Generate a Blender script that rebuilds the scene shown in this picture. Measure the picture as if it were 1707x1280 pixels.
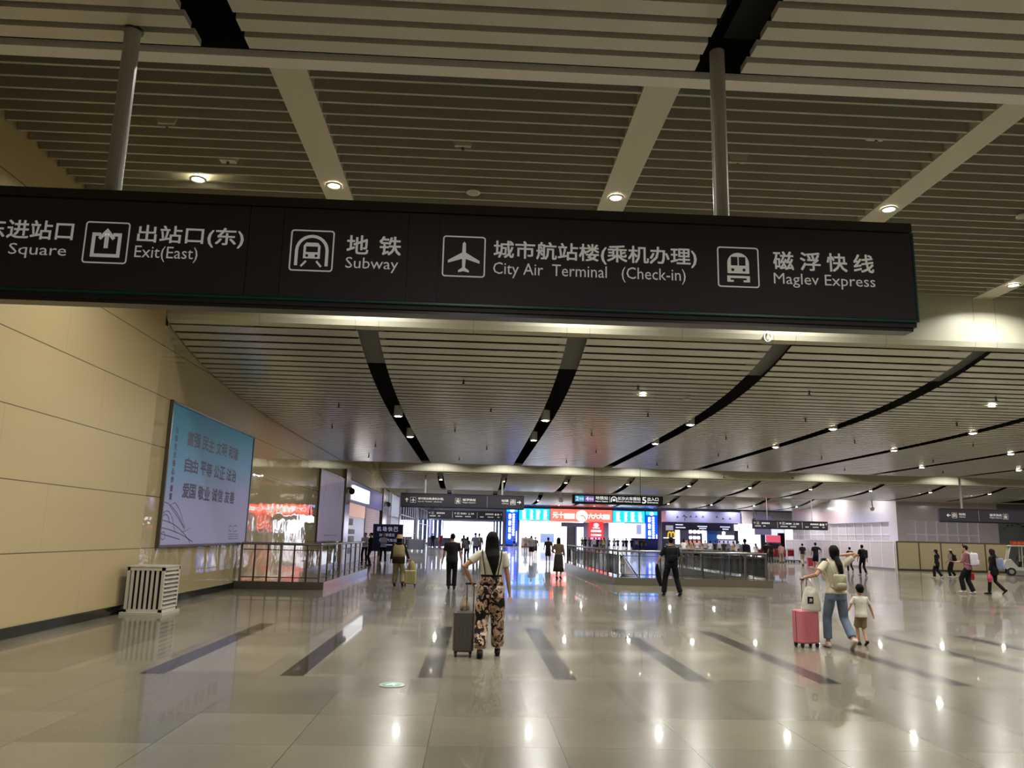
import bpy, bmesh, math, random
from math import sin, cos, pi, radians, exp, floor
from mathutils import Vector, Matrix
random.seed(7)
for o in list(bpy.data.objects):
    bpy.data.objects.remove(o)
SC = bpy.context.scene
COL = SC.collection

# ------------------------------------------------------------------ camera, world, exposure
EYE = 1.55
def cam_setup():
    p, yw, ro = radians(10.93), radians(2.60), radians(1.33)
    fwd = Vector((sin(yw)*cos(p), cos(yw)*cos(p), sin(p)))
    right = Vector((cos(yw), -sin(yw), 0)); up = right.cross(fwd)
    r = cos(ro)*right + sin(ro)*up
    u = r.cross(fwd)
    cd = bpy.data.cameras.new('camera'); co = bpy.data.objects.new('camera', cd); COL.objects.link(co)
    m = Matrix((r, u, -fwd)).transposed().to_4x4(); m.translation = (0, 0, EYE)
    co.matrix_world = m
    cd.sensor_fit = 'HORIZONTAL'; cd.sensor_width = 36; cd.lens = 1310/1707*36
    cd.clip_start = .05; cd.clip_end = 1000
    SC.camera = co
cam_setup()
vs = SC.view_settings
SC.display_settings.display_device = 'sRGB'
vs.view_transform = 'Standard'; vs.look = 'None'; vs.exposure = 0.0; vs.gamma = 1.0; vs.use_curve_mapping = False
W = bpy.data.worlds.new('world'); SC.world = W; W.use_nodes = True
bgn = W.node_tree.nodes['Background']; bgn.inputs[0].default_value = (.86, .87, 1, 1); bgn.inputs[1].default_value = 4.5
try:
    SC.cycles.sample_clamp_indirect = 6.0
    SC.cycles.max_bounces = 7; SC.cycles.diffuse_bounces = 4; SC.cycles.glossy_bounces = 4
    SC.cycles.transparent_max_bounces = 12
    SC.cycles.use_denoising = True
    SC.cycles.caustics_reflective = False; SC.cycles.caustics_refractive = False
except Exception:
    pass
LAMP_W = 60.0            # watts of one hall downlight
WARM = (1.0, .97, .90)
COOL = (.95, .97, 1.0)

# ------------------------------------------------------------------ materials
def hx(s):
    s = s.lstrip('#'); v = [int(s[i:i+2], 16)/255 for i in (0, 2, 4)]
    return tuple(c/12.92 if c <= .04045 else ((c+.055)/1.055)**2.4 for c in v) + (1,)
MATS = {}
def mat(name, col='#808080', rough=.5, metal=0., emit=0., ecol=None, spec=.5, coat=0.):
    if name in MATS: return MATS[name]
    m = bpy.data.materials.new(name); m.use_nodes = True
    b = m.node_tree.nodes['Principled BSDF']
    c = hx(col) if isinstance(col, str) else tuple(col)
    b.inputs['Base Color'].default_value = c
    b.inputs['Roughness'].default_value = rough; b.inputs['Metallic'].default_value = metal
    b.inputs['Specular IOR Level'].default_value = spec
    b.inputs['Coat Weight'].default_value = coat
    if emit:
        e = hx(ecol) if isinstance(ecol, str) else (ecol or c)
        b.inputs['Emission Color'].default_value = e; b.inputs['Emission Strength'].default_value = emit
    MATS[name] = m; return m
class NT:
    def __init__(s, m):
        s.nt = m.node_tree; s.b = s.nt.nodes['Principled BSDF']
    def n(s, t, **k):
        x = s.nt.nodes.new(t)
        for a, v in k.items(): setattr(x, a, v)
        return x
    def put(s, sock, v):
        if hasattr(v, 'links'): s.nt.links.new(v, sock)
        else: sock.default_value = v
    def m(s, op, a, b=0., c=0.):
        x = s.n('ShaderNodeMath', operation=op)
        s.put(x.inputs[0], a); s.put(x.inputs[1], b); s.put(x.inputs[2], c)
        return x.outputs[0]
    def mix(s, f, a, b, bt='MIX'):
        x = s.n('ShaderNodeMix', data_type='RGBA', blend_type=bt)
        s.put(x.inputs[0], f); s.put(x.inputs[6], a); s.put(x.inputs[7], b)
        return x.outputs[2]
    def pos(s, local=False):
        g = s.n('ShaderNodeTexCoord').outputs['Object'] if local else s.n('ShaderNodeNewGeometry').outputs['Position']
        x = s.n('ShaderNodeSeparateXYZ'); s.nt.links.new(g, x.inputs[0])
        return g, x.outputs[0], x.outputs[1], x.outputs[2]
    def noise(s, vec, scale, detail=2., dist=0.):
        x = s.n('ShaderNodeTexNoise'); s.nt.links.new(vec, x.inputs['Vector'])
        x.inputs['Scale'].default_value = scale; x.inputs['Detail'].default_value = detail; x.inputs['Distortion'].default_value = dist
        return x.outputs['Fac']
    def scale(s, vec, v):
        x = s.n('ShaderNodeVectorMath', operation='MULTIPLY'); s.nt.links.new(vec, x.inputs[0]); x.inputs[1].default_value = v
        return x.outputs[0]
    def ramp(s, f, stops):
        x = s.n('ShaderNodeValToRGB'); s.nt.links.new(f, x.inputs[0]); e = x.color_ramp.elements
        while len(e) < len(stops): e.new(.5)
        for q, (p, c) in zip(e, stops): q.position = p; q.color = hx(c) if isinstance(c, str) else c
        return x.outputs[0]
    def bump(s, h, st, dist=.01):
        x = s.n('ShaderNodeBump'); s.nt.links.new(h, x.inputs['Height']); x.inputs['Strength'].default_value = st; x.inputs['Distance'].default_value = dist
        s.nt.links.new(x.outputs[0], s.b.inputs['Normal'])
    def base(s, c): s.put(s.b.inputs['Base Color'], c)
    def between(s, v, a, b):
        return s.m('MULTIPLY', s.m('GREATER_THAN', v, a), s.m('LESS_THAN', v, b))

def floor_material():
    m = mat('granite_floor', '#9a968a', .1); t = NT(m)
    g, x, y, z = t.pos()
    u = t.m('SUBTRACT', x, .718); v = t.m('SUBTRACT', y, 8.27)
    fu = t.m('ABSOLUTE', t.m('SUBTRACT', t.m('FRACT', u), .5)); fv = t.m('ABSOLUTE', t.m('SUBTRACT', t.m('FRACT', v), .5))
    joint = t.m('MAXIMUM', t.m('GREATER_THAN', fu, .4955), t.m('MULTIPLY', t.m('GREATER_THAN', fv, .4955), .6))
    cb = t.n('ShaderNodeCombineXYZ'); t.put(cb.inputs[0], t.m('FLOOR', u)); t.put(cb.inputs[1], t.m('FLOOR', v))
    wn = t.n('ShaderNodeTexWhiteNoise'); t.nt.links.new(cb.outputs[0], wn.inputs[0])
    rnd = wn.outputs['Value']
    fine = t.noise(g, 95., 2.); big = t.noise(g, .9, 4.)
    lum = t.m('ADD', t.m('MULTIPLY', rnd, .3), t.m('ADD', t.m('MULTIPLY', fine, .45), t.m('MULTIPLY', big, .35)))
    col = t.ramp(lum, [(.22, '#656053'), (.55, '#7b7566'), (.85, '#918a79')])
    strip = t.m('MULTIPLY', t.m('LESS_THAN', t.m('FRACT', t.m('DIVIDE', t.m('ADD', x, .545), 1.5)), .17),
                t.m('MULTIPLY', t.between(y, 9.1, 14.02), t.m('GREATER_THAN', x, -3.9)))
    col = t.mix(t.m('MULTIPLY', strip, .9), col, hx('#1f1e1d'))
    band = t.m('MULTIPLY', t.between(y, 8.27, 9.1), t.m('GREATER_THAN', rnd, .35))
    col = t.mix(t.m('MULTIPLY', band, .22), col, hx('#48443f'))
    pad = t.m('MULTIPLY', t.between(x, -5.6, -4.45), t.between(y, 9.1, 14.02))
    rib = t.m('ADD', .28, t.m('MULTIPLY', t.m('GREATER_THAN', t.m('FRACT', t.m('MULTIPLY', y, 12.)), .5), t.m('MULTIPLY', t.m('LESS_THAN', y, 12.), .25)))
    col = t.mix(t.m('MULTIPLY', pad, rib), col, hx('#38352f'))
    col = t.mix(t.m('MULTIPLY', joint, .7), col, hx('#4a463c'))
    t.base(col)
    t.put(t.b.inputs['Roughness'], t.m('ADD', .16, t.m('MULTIPLY', big, .14)))
    t.b.inputs['Coat Weight'].default_value = .42; t.b.inputs['Coat Roughness'].default_value = .03; t.b.inputs['Coat IOR'].default_value = 1.35
    h = t.m('ADD', t.m('MULTIPLY', rnd, .35), t.noise(t.scale(g, (1.3, .5, 1)), 1.1, 1.))
    t.bump(h, .03, .004)
    t.b.inputs['Specular IOR Level'].default_value = .14
    return m

def wall_material():
    m = mat('cream_panel_wall', '#d8c79c', .4); t = NT(m)
    g, x, y, z = t.pos()
    zz = t.m('DIVIDE', t.m('SUBTRACT', z, 1.15), 1.005)
    row = t.m('FLOOR', zz)
    jz = t.m('GREATER_THAN', t.m('ABSOLUTE', t.m('SUBTRACT', t.m('FRACT', zz), .5)), .4925)
    yy = t.m('DIVIDE', t.m('ADD', y, t.m('MULTIPLY', row, 1.36)), 4.06)
    jy = t.m('GREATER_THAN', t.m('ABSOLUTE', t.m('SUBTRACT', t.m('FRACT', yy), .5)), .4986)
    gloss = t.m('GREATER_THAN', y, 15.75)
    n1 = t.noise(t.scale(g, (1, .35, 1)), 1.2, 2.)
    col = t.mix(n1, hx('#bba87a'), hx('#c2b188'))
    col = t.mix(t.m('MULTIPLY', gloss, .25), col, hx('#b9ab88'))
    col = t.mix(t.m('MULTIPLY', jy, .35), col, hx('#7a6a45'))
    col = t.mix(t.m('MULTIPLY', jz, .85), col, hx('#3a3020'))
    t.base(col)
    t.put(t.b.inputs['Roughness'], t.m('SUBTRACT', .45, t.m('MULTIPLY', gloss, .425)))
    t.put(t.b.inputs['Specular IOR Level'], t.m('ADD', .35, t.m('MULTIPLY', gloss, 1.1)))
    h = t.m('MULTIPLY', t.noise(t.scale(g, (1, 1.0, 1.3)), 1.1, 1.5), gloss)
    t.bump(h, .22, .03)
    return m

def beam_material():
    m = mat('beam_cladding', '#c2c0ad', .38); t = NT(m)
    g, x, y, z = t.pos()
    f = t.m('FRACT', t.m('DIVIDE', t.m('ADD', x, 2.3+2.19), 4.38))
    d = t.m('ABSOLUTE', t.m('SUBTRACT', f, .5))
    l1 = t.m('LESS_THAN', t.m('ABSOLUTE', t.m('SUBTRACT', d, .055)), .0018)
    l2 = t.m('GREATER_THAN', d, .498)
    t.base(t.mix(t.m('MULTIPLY', t.m('MAXIMUM', l1, l2), .5), hx('#c4c2ae'), hx('#77756a')))
    return m

FLOOR_M = floor_material(); WALL_M = wall_material(); BEAM_M = beam_material()
SLAT = mat('slat_aluminium', '#c6c3b6', .2, spec=.8)
BLADE = mat('blade_aluminium', '#a9a694', .5)
DIVM = mat('divider_panel', '#c8c4b2', .45)
BLACK = mat('plenum_black', '#0c0c0d', .9)
GREYP = mat('duct_grey', '#6f706c', .8)
CHARC = mat('sign_charcoal', '#26232a', .5)
CHARF = mat('sign_face', '#37333d', .5, spec=.3)
WHITEP = mat('white_lettering', '#e4e2da', .5, emit=.14, ecol='#ffffff')
TEAL = mat('teal_edge', '#0f4f4c', .3)
STEEL = mat('brushed_steel', '#9a9a98', .28, metal=1.)
DSTEEL = mat('dark_steel', '#67625b', .35, metal=1.)
POLE = mat('grey_pole', '#a3a39c', .4)
WHITE = mat('white_paint', '#d8d8d6', .45)
BASEB = mat('baseboard_granite', '#1b1a19', .15)
CURB = mat('curb_granite', '#6b6659', .15)
LENS = mat('lamp_lens', '#ffffff', .4, emit=60., ecol='#fff2d2')
RUBBER = mat('black_rubber', '#0b0b0b', .6)
SKIN = mat('skin', '#b98a6c', .5)
HAIR = mat('black_hair', '#0b0909', .6, spec=.15)
def glass_mat(name, tint=(.95, .98, 1, 1), refl=1.0):
    if name in MATS: return MATS[name]
    m = bpy.data.materials.new(name); m.use_nodes = True; nt = m.node_tree; nt.nodes.clear()
    out = nt.nodes.new('ShaderNodeOutputMaterial'); mx = nt.nodes.new('ShaderNodeMixShader')
    tr = nt.nodes.new('ShaderNodeBsdfTransparent'); gl = nt.nodes.new('ShaderNodeBsdfGlossy'); fr = nt.nodes.new('ShaderNodeFresnel')
    tr.inputs[0].default_value = tint; gl.inputs[0].default_value = (1, 1, 1, 1); gl.inputs[1].default_value = .02; fr.inputs[0].default_value = 1.45
    nt.links.new(fr.outputs[0], mx.inputs[0]); nt.links.new(tr.outputs[0], mx.inputs[1]); nt.links.new(gl.outputs[0], mx.inputs[2]); nt.links.new(mx.outputs[0], out.inputs[0])
    MATS[name] = m; return m
GLASS = glass_mat('clear_glass'); THIN = glass_mat('thin_glass')
for _n in THIN.node_tree.nodes:
    if _n.type == 'FRESNEL': _n.inputs[0].default_value = 1.1
def fabric(col, rough=.8):
    return mat('fabric_'+col.strip('#'), col, rough, spec=.25)

# ------------------------------------------------------------------ mesh helpers
def link(o, parent=None):
    COL.objects.link(o)
    if parent is not None: o.parent = parent
    return o
def tag(o, label, cat, group=None):
    o['label'] = label; o['category'] = cat
    if group: o['group'] = group
    return o
def thing(name, label, cat, loc=(0, 0, 0), rz=0, group=None):
    o = bpy.data.objects.new(name, None); o.empty_display_size = .2; COL.objects.link(o)
    o.location = loc; o.rotation_euler = (0, 0, rz)
    return tag(o, label, cat, group)
class MB:
    """collects geometry for ONE mesh object; faces carry a material slot"""
    def __init__(s): s.v = []; s.f = []; s.mi = []; s.cur = 0
    def add(s, vs, fs):
        k = len(s.v); s.v += [tuple(p) for p in vs]
        for f in fs: s.f.append([i+k for i in f]); s.mi.append(s.cur)
        return s
    def box(s, x0, x1, y0, y1, z0, z1, M=None):
        vs = [Vector((x, y, z)) for z in (z0, z1) for y in (y0, y1) for x in (x0, x1)]
        if M is not None: vs = [M @ p for p in vs]
        return s.add(vs, [(0, 2, 3, 1), (4, 5, 7, 6), (0, 1, 5, 4), (2, 6, 7, 3), (0, 4, 6, 2), (1, 3, 7, 5)])
    def rbox(s, x0, x1, y0, y1, z0, z1, r, n=3, axis='z', M=None):
        """box with rounded edges around one axis plus a small chamfer at both ends"""
        if axis == 'z': a0, a1, b0, b1, c0, c1 = x0, x1, y0, y1, z0, z1; mk = lambda a, b, c: Vector((a, b, c))
        elif axis == 'y': a0, a1, b0, b1, c0, c1 = x0, x1, z0, z1, y0, y1; mk = lambda a, b, c: Vector((a, c, b))
        else: a0, a1, b0, b1, c0, c1 = y0, y1, z0, z1, x0, x1; mk = lambda a, b, c: Vector((c, a, b))
        def ring(ins, c):
            pts = []; rr = max(r-ins*.5, .001)
            for cx, cy, st in ((a1-r, b1-r, 0), (a0+r, b1-r, 1), (a0+r, b0+r, 2), (a1-r, b0+r, 3)):
                for i in range(n+1):
                    an = (st+i/n)*pi/2
                    pts.append(mk(cx+(rr-ins*.5)*cos(an), cy+(rr-ins*.5)*sin(an), c))
            return pts
        e = min(r*.5, (c1-c0)*.3); k = 4*(n+1)
        rs = [ring(e, c0), ring(0, c0+e), ring(0, c1-e), ring(e, c1)]
        vs = [p for q in rs for p in q]; fs = []
        for j in range(3):
            for i in range(k): fs.append((j*k+i, j*k+(i+1) % k, (j+1)*k+(i+1) % k, (j+1)*k+i))
        fs.append(list(range(k))[::-1]); fs.append([3*k+i for i in range(k)])
        if M is not None: vs = [M @ p for p in vs]
        return s.add(vs, fs)
    def rings(s, rs, closed=True):
        n = len(rs[0]); vs = [p for r in rs for p in r]; fs = []
        for j in range(len(rs)-1):
            for i in range(n): fs.append((j*n+i, j*n+(i+1) % n, (j+1)*n+(i+1) % n, (j+1)*n+i))
        if closed: fs.append(list(range(n))[::-1]); fs.append([(len(rs)-1)*n+i for i in range(n)])
        return s.add(vs, fs)
    def tube(s, pts, rad, n=10, ref=(1, 0, 0), rnd=True):
        """round-capped tapered tube; rad items are r or (ra, rb), ra measured along ref"""
        pts = [Vector(p) for p in pts]; rad = [(r, r) if not isinstance(r, tuple) else r for r in rad]
        P, R = [], []
        if rnd:
            d = (pts[0]-pts[1]).normalized(); m = min(rad[0])
            P += [pts[0]+d*m*.75, pts[0]+d*m*.45]; R += [tuple(q*.45 for q in rad[0]), tuple(q*.85 for q in rad[0])]
        P += pts; R += rad
        if rnd:
            d = (pts[-1]-pts[-2]).normalized(); m = min(rad[-1])
            P += [pts[-1]+d*m*.45, pts[-1]+d*m*.75]; R += [tuple(q*.85 for q in rad[-1]), tuple(q*.45 for q in rad[-1])]
        rs = []; ref = Vector(ref)
        for i, p in enumerate(P):
            t = (P[min(i+1, len(P)-1)]-P[max(i-1, 0)]).normalized()
            a = ref-t*ref.dot(t)
            if a.length < .05: a = Vector((0, 1, 0))-t*t.y
            a.normalize(); b = t.cross(a)
            rs.append([p+a*R[i][0]*cos(2*pi*k/n)+b*R[i][1]*sin(2*pi*k/n) for k in range(n)])
        return s.rings(rs)
    def ell(s, c, r, n=14, m=8, M=None):
        c = Vector(c); rs = []
        for j in range(1, m):
            th = -pi/2+pi*j/m
            rs.append([c+Vector((r[0]*cos(th)*cos(2*pi*k/n), r[1]*cos(th)*sin(2*pi*k/n), r[2]*sin(th))) for k in range(n)])
        if M is not None: rs = [[M @ p for p in q] for q in rs]
        return s.rings(rs)
    def cyl(s, c, r, z0, z1, n=20, axis='z', r2=None):
        r2 = r if r2 is None else r2
        def P(a, h, q):
            if axis == 'z': return Vector((c[0]+q*cos(a), c[1]+q*sin(a), h))
            if axis == 'y': return Vector((c[0]-q*cos(a), h, c[1]+q*sin(a)))
            return Vector((h, c[0]+q*cos(a), c[1]+q*sin(a)))
        return s.rings([[P(2*pi*i/n, h, q) for i in range(n)] for h, q in ((z0, r), (z1, r2))])
    def build(s, name, mats, parent=None, smooth=False, loc=None):
        me = bpy.data.meshes.new(name); me.from_pydata(s.v, [], s.f)
        for m in (mats if isinstance(mats, (list, tuple)) else [mats]): me.materials.append(m)
        me.polygons.foreach_set('material_index', s.mi)
        if smooth: me.polygons.foreach_set('use_smooth', [True]*len(me.polygons))
        me.update()
        o = bpy.data.objects.new(name, me); link(o, parent)
        if loc: o.location = loc
        return o
    def solid(s, name, m, parent=None, voxel=.012, it=2):
        """union of all collected shapes as one continuous smooth surface"""
        o = s.build(name, m, parent)
        r = o.modifiers.new('r', 'REMESH'); r.mode = 'VOXEL'; r.voxel_size = voxel
        if it:
            k = o.modifiers.new('s', 'SMOOTH'); k.factor = .5; k.iterations = it
        dg = bpy.context.evaluated_depsgraph_get()
        me = bpy.data.meshes.new_from_object(o.evaluated_get(dg))
        old = o.data; o.modifiers.clear(); o.data = me; bpy.data.meshes.remove(old)
        me.name = name
        if not me.materials: me.materials.append(m)
        me.polygons.foreach_set('use_smooth', [True]*len(me.polygons))
        return o
def structure(name, mb, m, smooth=False):
    o = mb.build(name, m, None, smooth); o['kind'] = 'structure'; return o
def copy_tree(root, loc=None, rz=None, label=None, group=None):
    c = root.copy(); COL.objects.link(c)
    if loc is not None: c.location = loc
    if rz is not None: c.rotation_euler = (0, 0, rz)
    if label: c['label'] = label
    if group: c['group'] = group
    for ch in list(root.children):
        d = ch.copy(); COL.objects.link(d); d.parent = c
        for g in list(ch.children):
            e = g.copy(); COL.objects.link(e); e.parent = d
    return c

# ------------------------------------------------------------------ flat printed artwork
class Art:
    """flat lettering and pictograms in 2-D, placed on a face by a matrix"""
    def __init__(s): s.v = []; s.f = []; s.mi = []; s.lay = 0; s.cur = 0
    def poly(s, pts):
        k = len(s.v); s.v += [(p[0], p[1], s.lay*.002) for p in pts]; s.f.append(list(range(k, k+len(pts)))); s.mi.append(s.cur); return s
    def rect(s, x0, y0, x1, y1): return s.poly([(x0, y0), (x1, y0), (x1, y1), (x0, y1)])
    def stroke(s, pts, w, closed=False):
        n = len(pts); P = [Vector(p) for p in pts]; L, R = [], []
        for i in range(n):
            a = P[i-1] if (i or closed) else P[i]; b = P[(i+1) % n] if (i < n-1 or closed) else P[i]
            d1 = (P[i]-a); d2 = (b-P[i])
            d1 = d1.normalized() if d1.length > 1e-9 else d2.normalized(); d2 = d2.normalized() if d2.length > 1e-9 else d1
            nn = Vector((-(d1.y+d2.y), d1.x+d2.x))
            nn = nn.normalized() if nn.length > 1e-6 else Vector((-d1.y, d1.x))
            k = max(.5, nn.dot(Vector((-d1.y, d1.x))))
            L.append(P[i]+nn*w/2/k); R.append(P[i]-nn*w/2/k)
        for i in range(n if closed else n-1):
            j = (i+1) % n; s.poly([R[i], R[j], L[j], L[i]])
        return s
    def rrect(s, x0, y0, x1, y1, r, n=4):
        pts = []
        for cx, cy, st in ((x1-r, y1-r, 0), (x0+r, y1-r, 1), (x0+r, y0+r, 2), (x1-r, y0+r, 3)):
            pts += [(cx+r*cos((st+i/n)*pi/2), cy+r*sin((st+i/n)*pi/2)) for i in range(n+1)]
        return pts
    def disc(s, x, y, r, ry=None, n=20): return s.poly([(x+r*cos(2*pi*i/n), y+(ry or r)*sin(2*pi*i/n)) for i in range(n)])
    def text(s, body, x0, y0, w=None, h=.16, bold=0., align='l', res=2, spacing=1.):
        """left-bottom at x0,y0; h = glyph box height; w squeezes the line to a width"""
        c = bpy.data.curves.new('t', 'FONT'); c.body = body; c.size = 1.; c.resolution_u = res; c.fill_mode = 'FRONT'; c.space_character = spacing
        o = bpy.data.objects.new('t', c); COL.objects.link(o)
        dg = bpy.context.evaluated_depsgraph_get(); me = bpy.data.meshes.new_from_object(o.evaluated_get(dg))
        if len(me.vertices):
            xs = [v.co.x for v in me.vertices]; ys = [v.co.y for v in me.vertices]
            a, b, lo, hi = min(xs), max(xs), min(ys), max(ys)
            sy = h/(hi-lo); sx = w/(b-a) if w else sy
            if align == 'r': x0 = x0-(b-a)*sx
            if align == 'c': x0 = x0-(b-a)*sx/2
            k = len(s.v)
            s.v += [(x0+(v.co.x-a)*sx, y0+(v.co.y-lo)*sy, s.lay*.002) for v in me.vertices]
            for p in me.polygons: s.f.append([i+k for i in p.vertices]); s.mi.append(s.cur)
            if bold:
                nv, nf = len(me.vertices), len(me.polygons); q = bold*sy*1.6
                for j, (dx, dy) in enumerate(((q, 0), (0, q), (q, q))):
                    kk = len(s.v); s.v += [(p[0]+dx, p[1]+dy, p[2]+.0001*(j+1)) for p in s.v[k:k+nv]]
                    s.f += [[i-k+kk for i in f] for f in s.f[len(s.f)-nf*(j+1):len(s.f)-nf*j]]; s.mi += [s.cur]*nf
        bpy.data.objects.remove(o); bpy.data.curves.remove(c); bpy.data.meshes.remove(me)
        return s
    def place(s, name, mats, parent, origin, xdir=(1, 0, 0), ydir=(0, 0, 1)):
        X = Vector(xdir); Y = Vector(ydir); Z = X.cross(Y); O = Vector(origin)
        me = bpy.data.meshes.new(name); me.from_pydata([O+X*v[0]+Y*v[1]+Z*v[2] for v in s.v], [], s.f)
        for m in (mats if isinstance(mats, (list, tuple)) else [mats]): me.materials.append(m)
        me.polygons.foreach_set('material_index', s.mi); me.update()
        o = bpy.data.objects.new(name, me); link(o, parent); return o

def icon(a, kind, x, y, s):
    """pictogram in a rounded square frame, lower left x,y, side s; dark cut-outs use slot 1"""
    q = lambda pts: [(x+s*p[0], y+s*p[1]) for p in pts]
    a.cur = 0; a.lay = 0
    a.stroke(a.rrect(x, y, x+s, y+s, s*.06, 3), s*.035, True)
    if kind == 'exit':
        a.stroke(q([(.36, .70), (.20, .70), (.20, .18), (.80, .18), (.80, .70), (.64, .70)]), s*.085)
        a.rect(x+s*.45, y+s*.36, x+s*.55, y+s*.72); a.poly(q([(.30, .62), (.36, .56), (.5, .72), (.64, .56), (.70, .62), (.5, .86)]))
    elif kind == 'plane':
        a.poly(q([(.5, .88), (.46, .83), (.455, .60), (.12, .40), (.12, .33), (.455, .44), (.465, .22), (.37, .15), (.37, .10), (.5, .13), (.63, .10), (.63, .15), (.535, .22), (.545, .44), (.88, .33), (.88, .40), (.545, .60), (.54, .83)]))
    elif kind == 'subway':
        arc = [(.5+.36*cos(t*pi/12), .50+.36*sin(t*pi/12)) for t in range(13)]
        a.stroke(q([(.86, .12)]+arc+[(.14, .12)]), s*.075)
        a.poly(q([(.30, .30), (.70, .30), (.70, .62), (.64, .70), (.36, .70), (.30, .62)]))
        a.stroke(q([(.38, .24), (.26, .10)]), s*.05); a.stroke(q([(.62, .24), (.74, .10)]), s*.05)
        a.cur = 1; a.lay = 1
        a.rect(x+s*.36, y+s*.46, x+s*.64, y+s*.60); a.disc(x+s*.39, y+s*.37, s*.035, n=10); a.disc(x+s*.61, y+s*.37, s*.035, n=10)
    elif kind == 'maglev':
        arc = [(.5+.27*cos(t*pi/12), .60+.27*sin(t*pi/12)) for t in range(13)]
        a.poly(q([(.77, .34)]+arc+[(.23, .34)]))
        a.poly(q([(.22, .28), (.78, .28), (.78, .12), (.62, .12), (.62, .17), (.70, .17), (.70, .22), (.30, .22), (.30, .17), (.38, .17), (.38, .12), (.22, .12)]))
        a.cur = 1; a.lay = 1
        a.rect(x+s*.32, y+s*.54, x+s*.485, y+s*.76); a.rect(x+s*.515, y+s*.54, x+s*.68, y+s*.76)
        a.disc(x+s*.36, y+s*.43, s*.04, n=10); a.disc(x+s*.64, y+s*.43, s*.04, n=10)
    a.cur = 0; a.lay = 0
def arrow(a, d, x, y, s):
    R = {'up': lambda p: p, 'right': lambda p: (p[1], 1-p[0]), 'left': lambda p: (1-p[1], p[0])}[d]
    for pl in ([(.42, .05), (.58, .05), (.58, .80), (.42, .80)], [(.12, .56), (.22, .46), (.5, .76), (.78, .46), (.88, .56), (.5, .97)]):
        a.poly([(x+s*R(p)[0], y+s*R(p)[1]) for p in pl])

# ================================================================== THE SETTING
XL, XR = -6.36, 46.0
SLOT0, PITCH = -2.3, 4.38
SLOTS = [SLOT0+PITCH*k for k in range(11)]
HOLES = [(XL, -4.5, 22.6, 25.6), (5.3, 8.2, 27.7, 30.2)]
RAILS = [(XL, -4.12, 22.2, 31.0), (5.0, 10.15, 27.3, 41.5)]
def floor_rects(x0, x1, y0, y1):
    xs = sorted({x0, x1}|{h[i] for h in HOLES for i in (0, 1) if x0 < h[i] < x1})
    ys = sorted({y0, y1}|{h[i] for h in HOLES for i in (2, 3) if y0 < h[i] < y1})
    for a, b in zip(xs, xs[1:]):
        for c, d in zip(ys, ys[1:]):
            if not any(h[0] <= (a+b)/2 <= h[1] and h[2] <= (c+d)/2 <= h[3] for h in HOLES): yield a, b, c, d
fb = MB()
for a, b, c, d in floor_rects(-6.6, 60, -14, 122): fb.add([(a, c, 0), (b, c, 0), (b, d, 0), (a, d, 0)], [(0, 1, 2, 3)])
structure('floor', fb, FLOOR_M)
OUT = mat('outside_paving', '#b9b9b6', .8)
structure('pavement', MB().box(-120, 160, 122, 230, -.3, -.02).box(-120, -7.0, -14, 122, -.3, -.02), OUT)
for i, h in enumerate(HOLES):      # stairwells going down under the railings
    m = MB(); x0, x1, y0, y1 = h
    m.add([(x0, y0, 0), (x1, y0, 0), (x1, y0, -4), (x0, y0, -4)], [(0, 1, 2, 3)])
    m.add([(x0, y1, 0), (x1, y1, 0), (x1, y1, -4), (x0, y1, -4)], [(3, 2, 1, 0)])
    m.add([(x0, y0, 0), (x0, y1, 0), (x0, y1, -4), (x0, y0, -4)], [(3, 2, 1, 0)])
    m.add([(x1, y0, 0), (x1, y1, 0), (x1, y1, -4), (x1, y0, -4)], [(0, 1, 2, 3)])
    m.add([(x0, y0, -4), (x1, y0, -4), (x1, y1, -4), (x0, y1, -4)], [(0, 1, 2, 3)])
    structure('wall_stairwell', m, mat('stairwell_lining', '#c9c6be', .4))
    st = MB()
    for k in range(9):
        ya = y1-.1-k*.30; st.box(x0+.25, x1-.25, ya-.30, ya, -4, -.05-k*.165)
    s_ = structure('floor_stair_flight', st, mat('stair_granite', '#5b5750', .3))

# --- slatted canopy bays
def prof(Y, y0): return 4.91+.76*exp(-(Y-y0)/2.9)
def spans(x1): return [(XL+.02, SLOTS[0]-.21)]+[(a+.21, b-.21) for a, b in zip(SLOTS, SLOTS[1:]) if b < x1]
SLAT_GLOSS = mat('slat_polished', '#cfcdc3', .22, metal=.35)
def bay(name, ya, yb, f, pitch, wid, th, x1=XR, bev=0., sm=None):
    m = MB(); y = ya
    while y+wid < yb:
        z0, z1 = f(y), f(y+wid)
        for a, b in spans(x1):
            e = bev
            vs = [(a, y, z0), (b, y, z0), (b, y+wid, z1), (a, y+wid, z1), (a+e, y, z0+th), (b-e, y, z0+th), (b-e, y+wid, z1+th), (a+e, y+wid, z1+th)]
            m.add(vs, [(0, 3, 2, 1), (4, 5, 6, 7), (0, 1, 5, 4), (1, 2, 6, 5), (2, 3, 7, 6), (3, 0, 4, 7)])
        y += pitch
    o = structure('ceiling_'+name, m, sm or SLAT)
def plenum(name, ya, yb, z=7.2):
    structure('ceiling_'+name, MB().box(XL, 60, ya, yb, z, z+.1), BLACK)
bay('near_canopy', -10.1, 6.42, lambda y: 5.70-.004*(6.3-y), .2465, .165, .06)
bay('first_canopy', 15.98, 38.2, lambda y: prof(y, 15.9), .345, .247, .012, sm=SLAT_GLOSS)
bay('second_canopy', 53.6, 61.5, lambda y: prof(y, 53.5), .345, .247, .012, sm=SLAT_GLOSS)
bay('third_canopy', 75.1, 86.0, lambda y: prof(y, 75.), .345, .247, .012, sm=SLAT_GLOSS)
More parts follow.
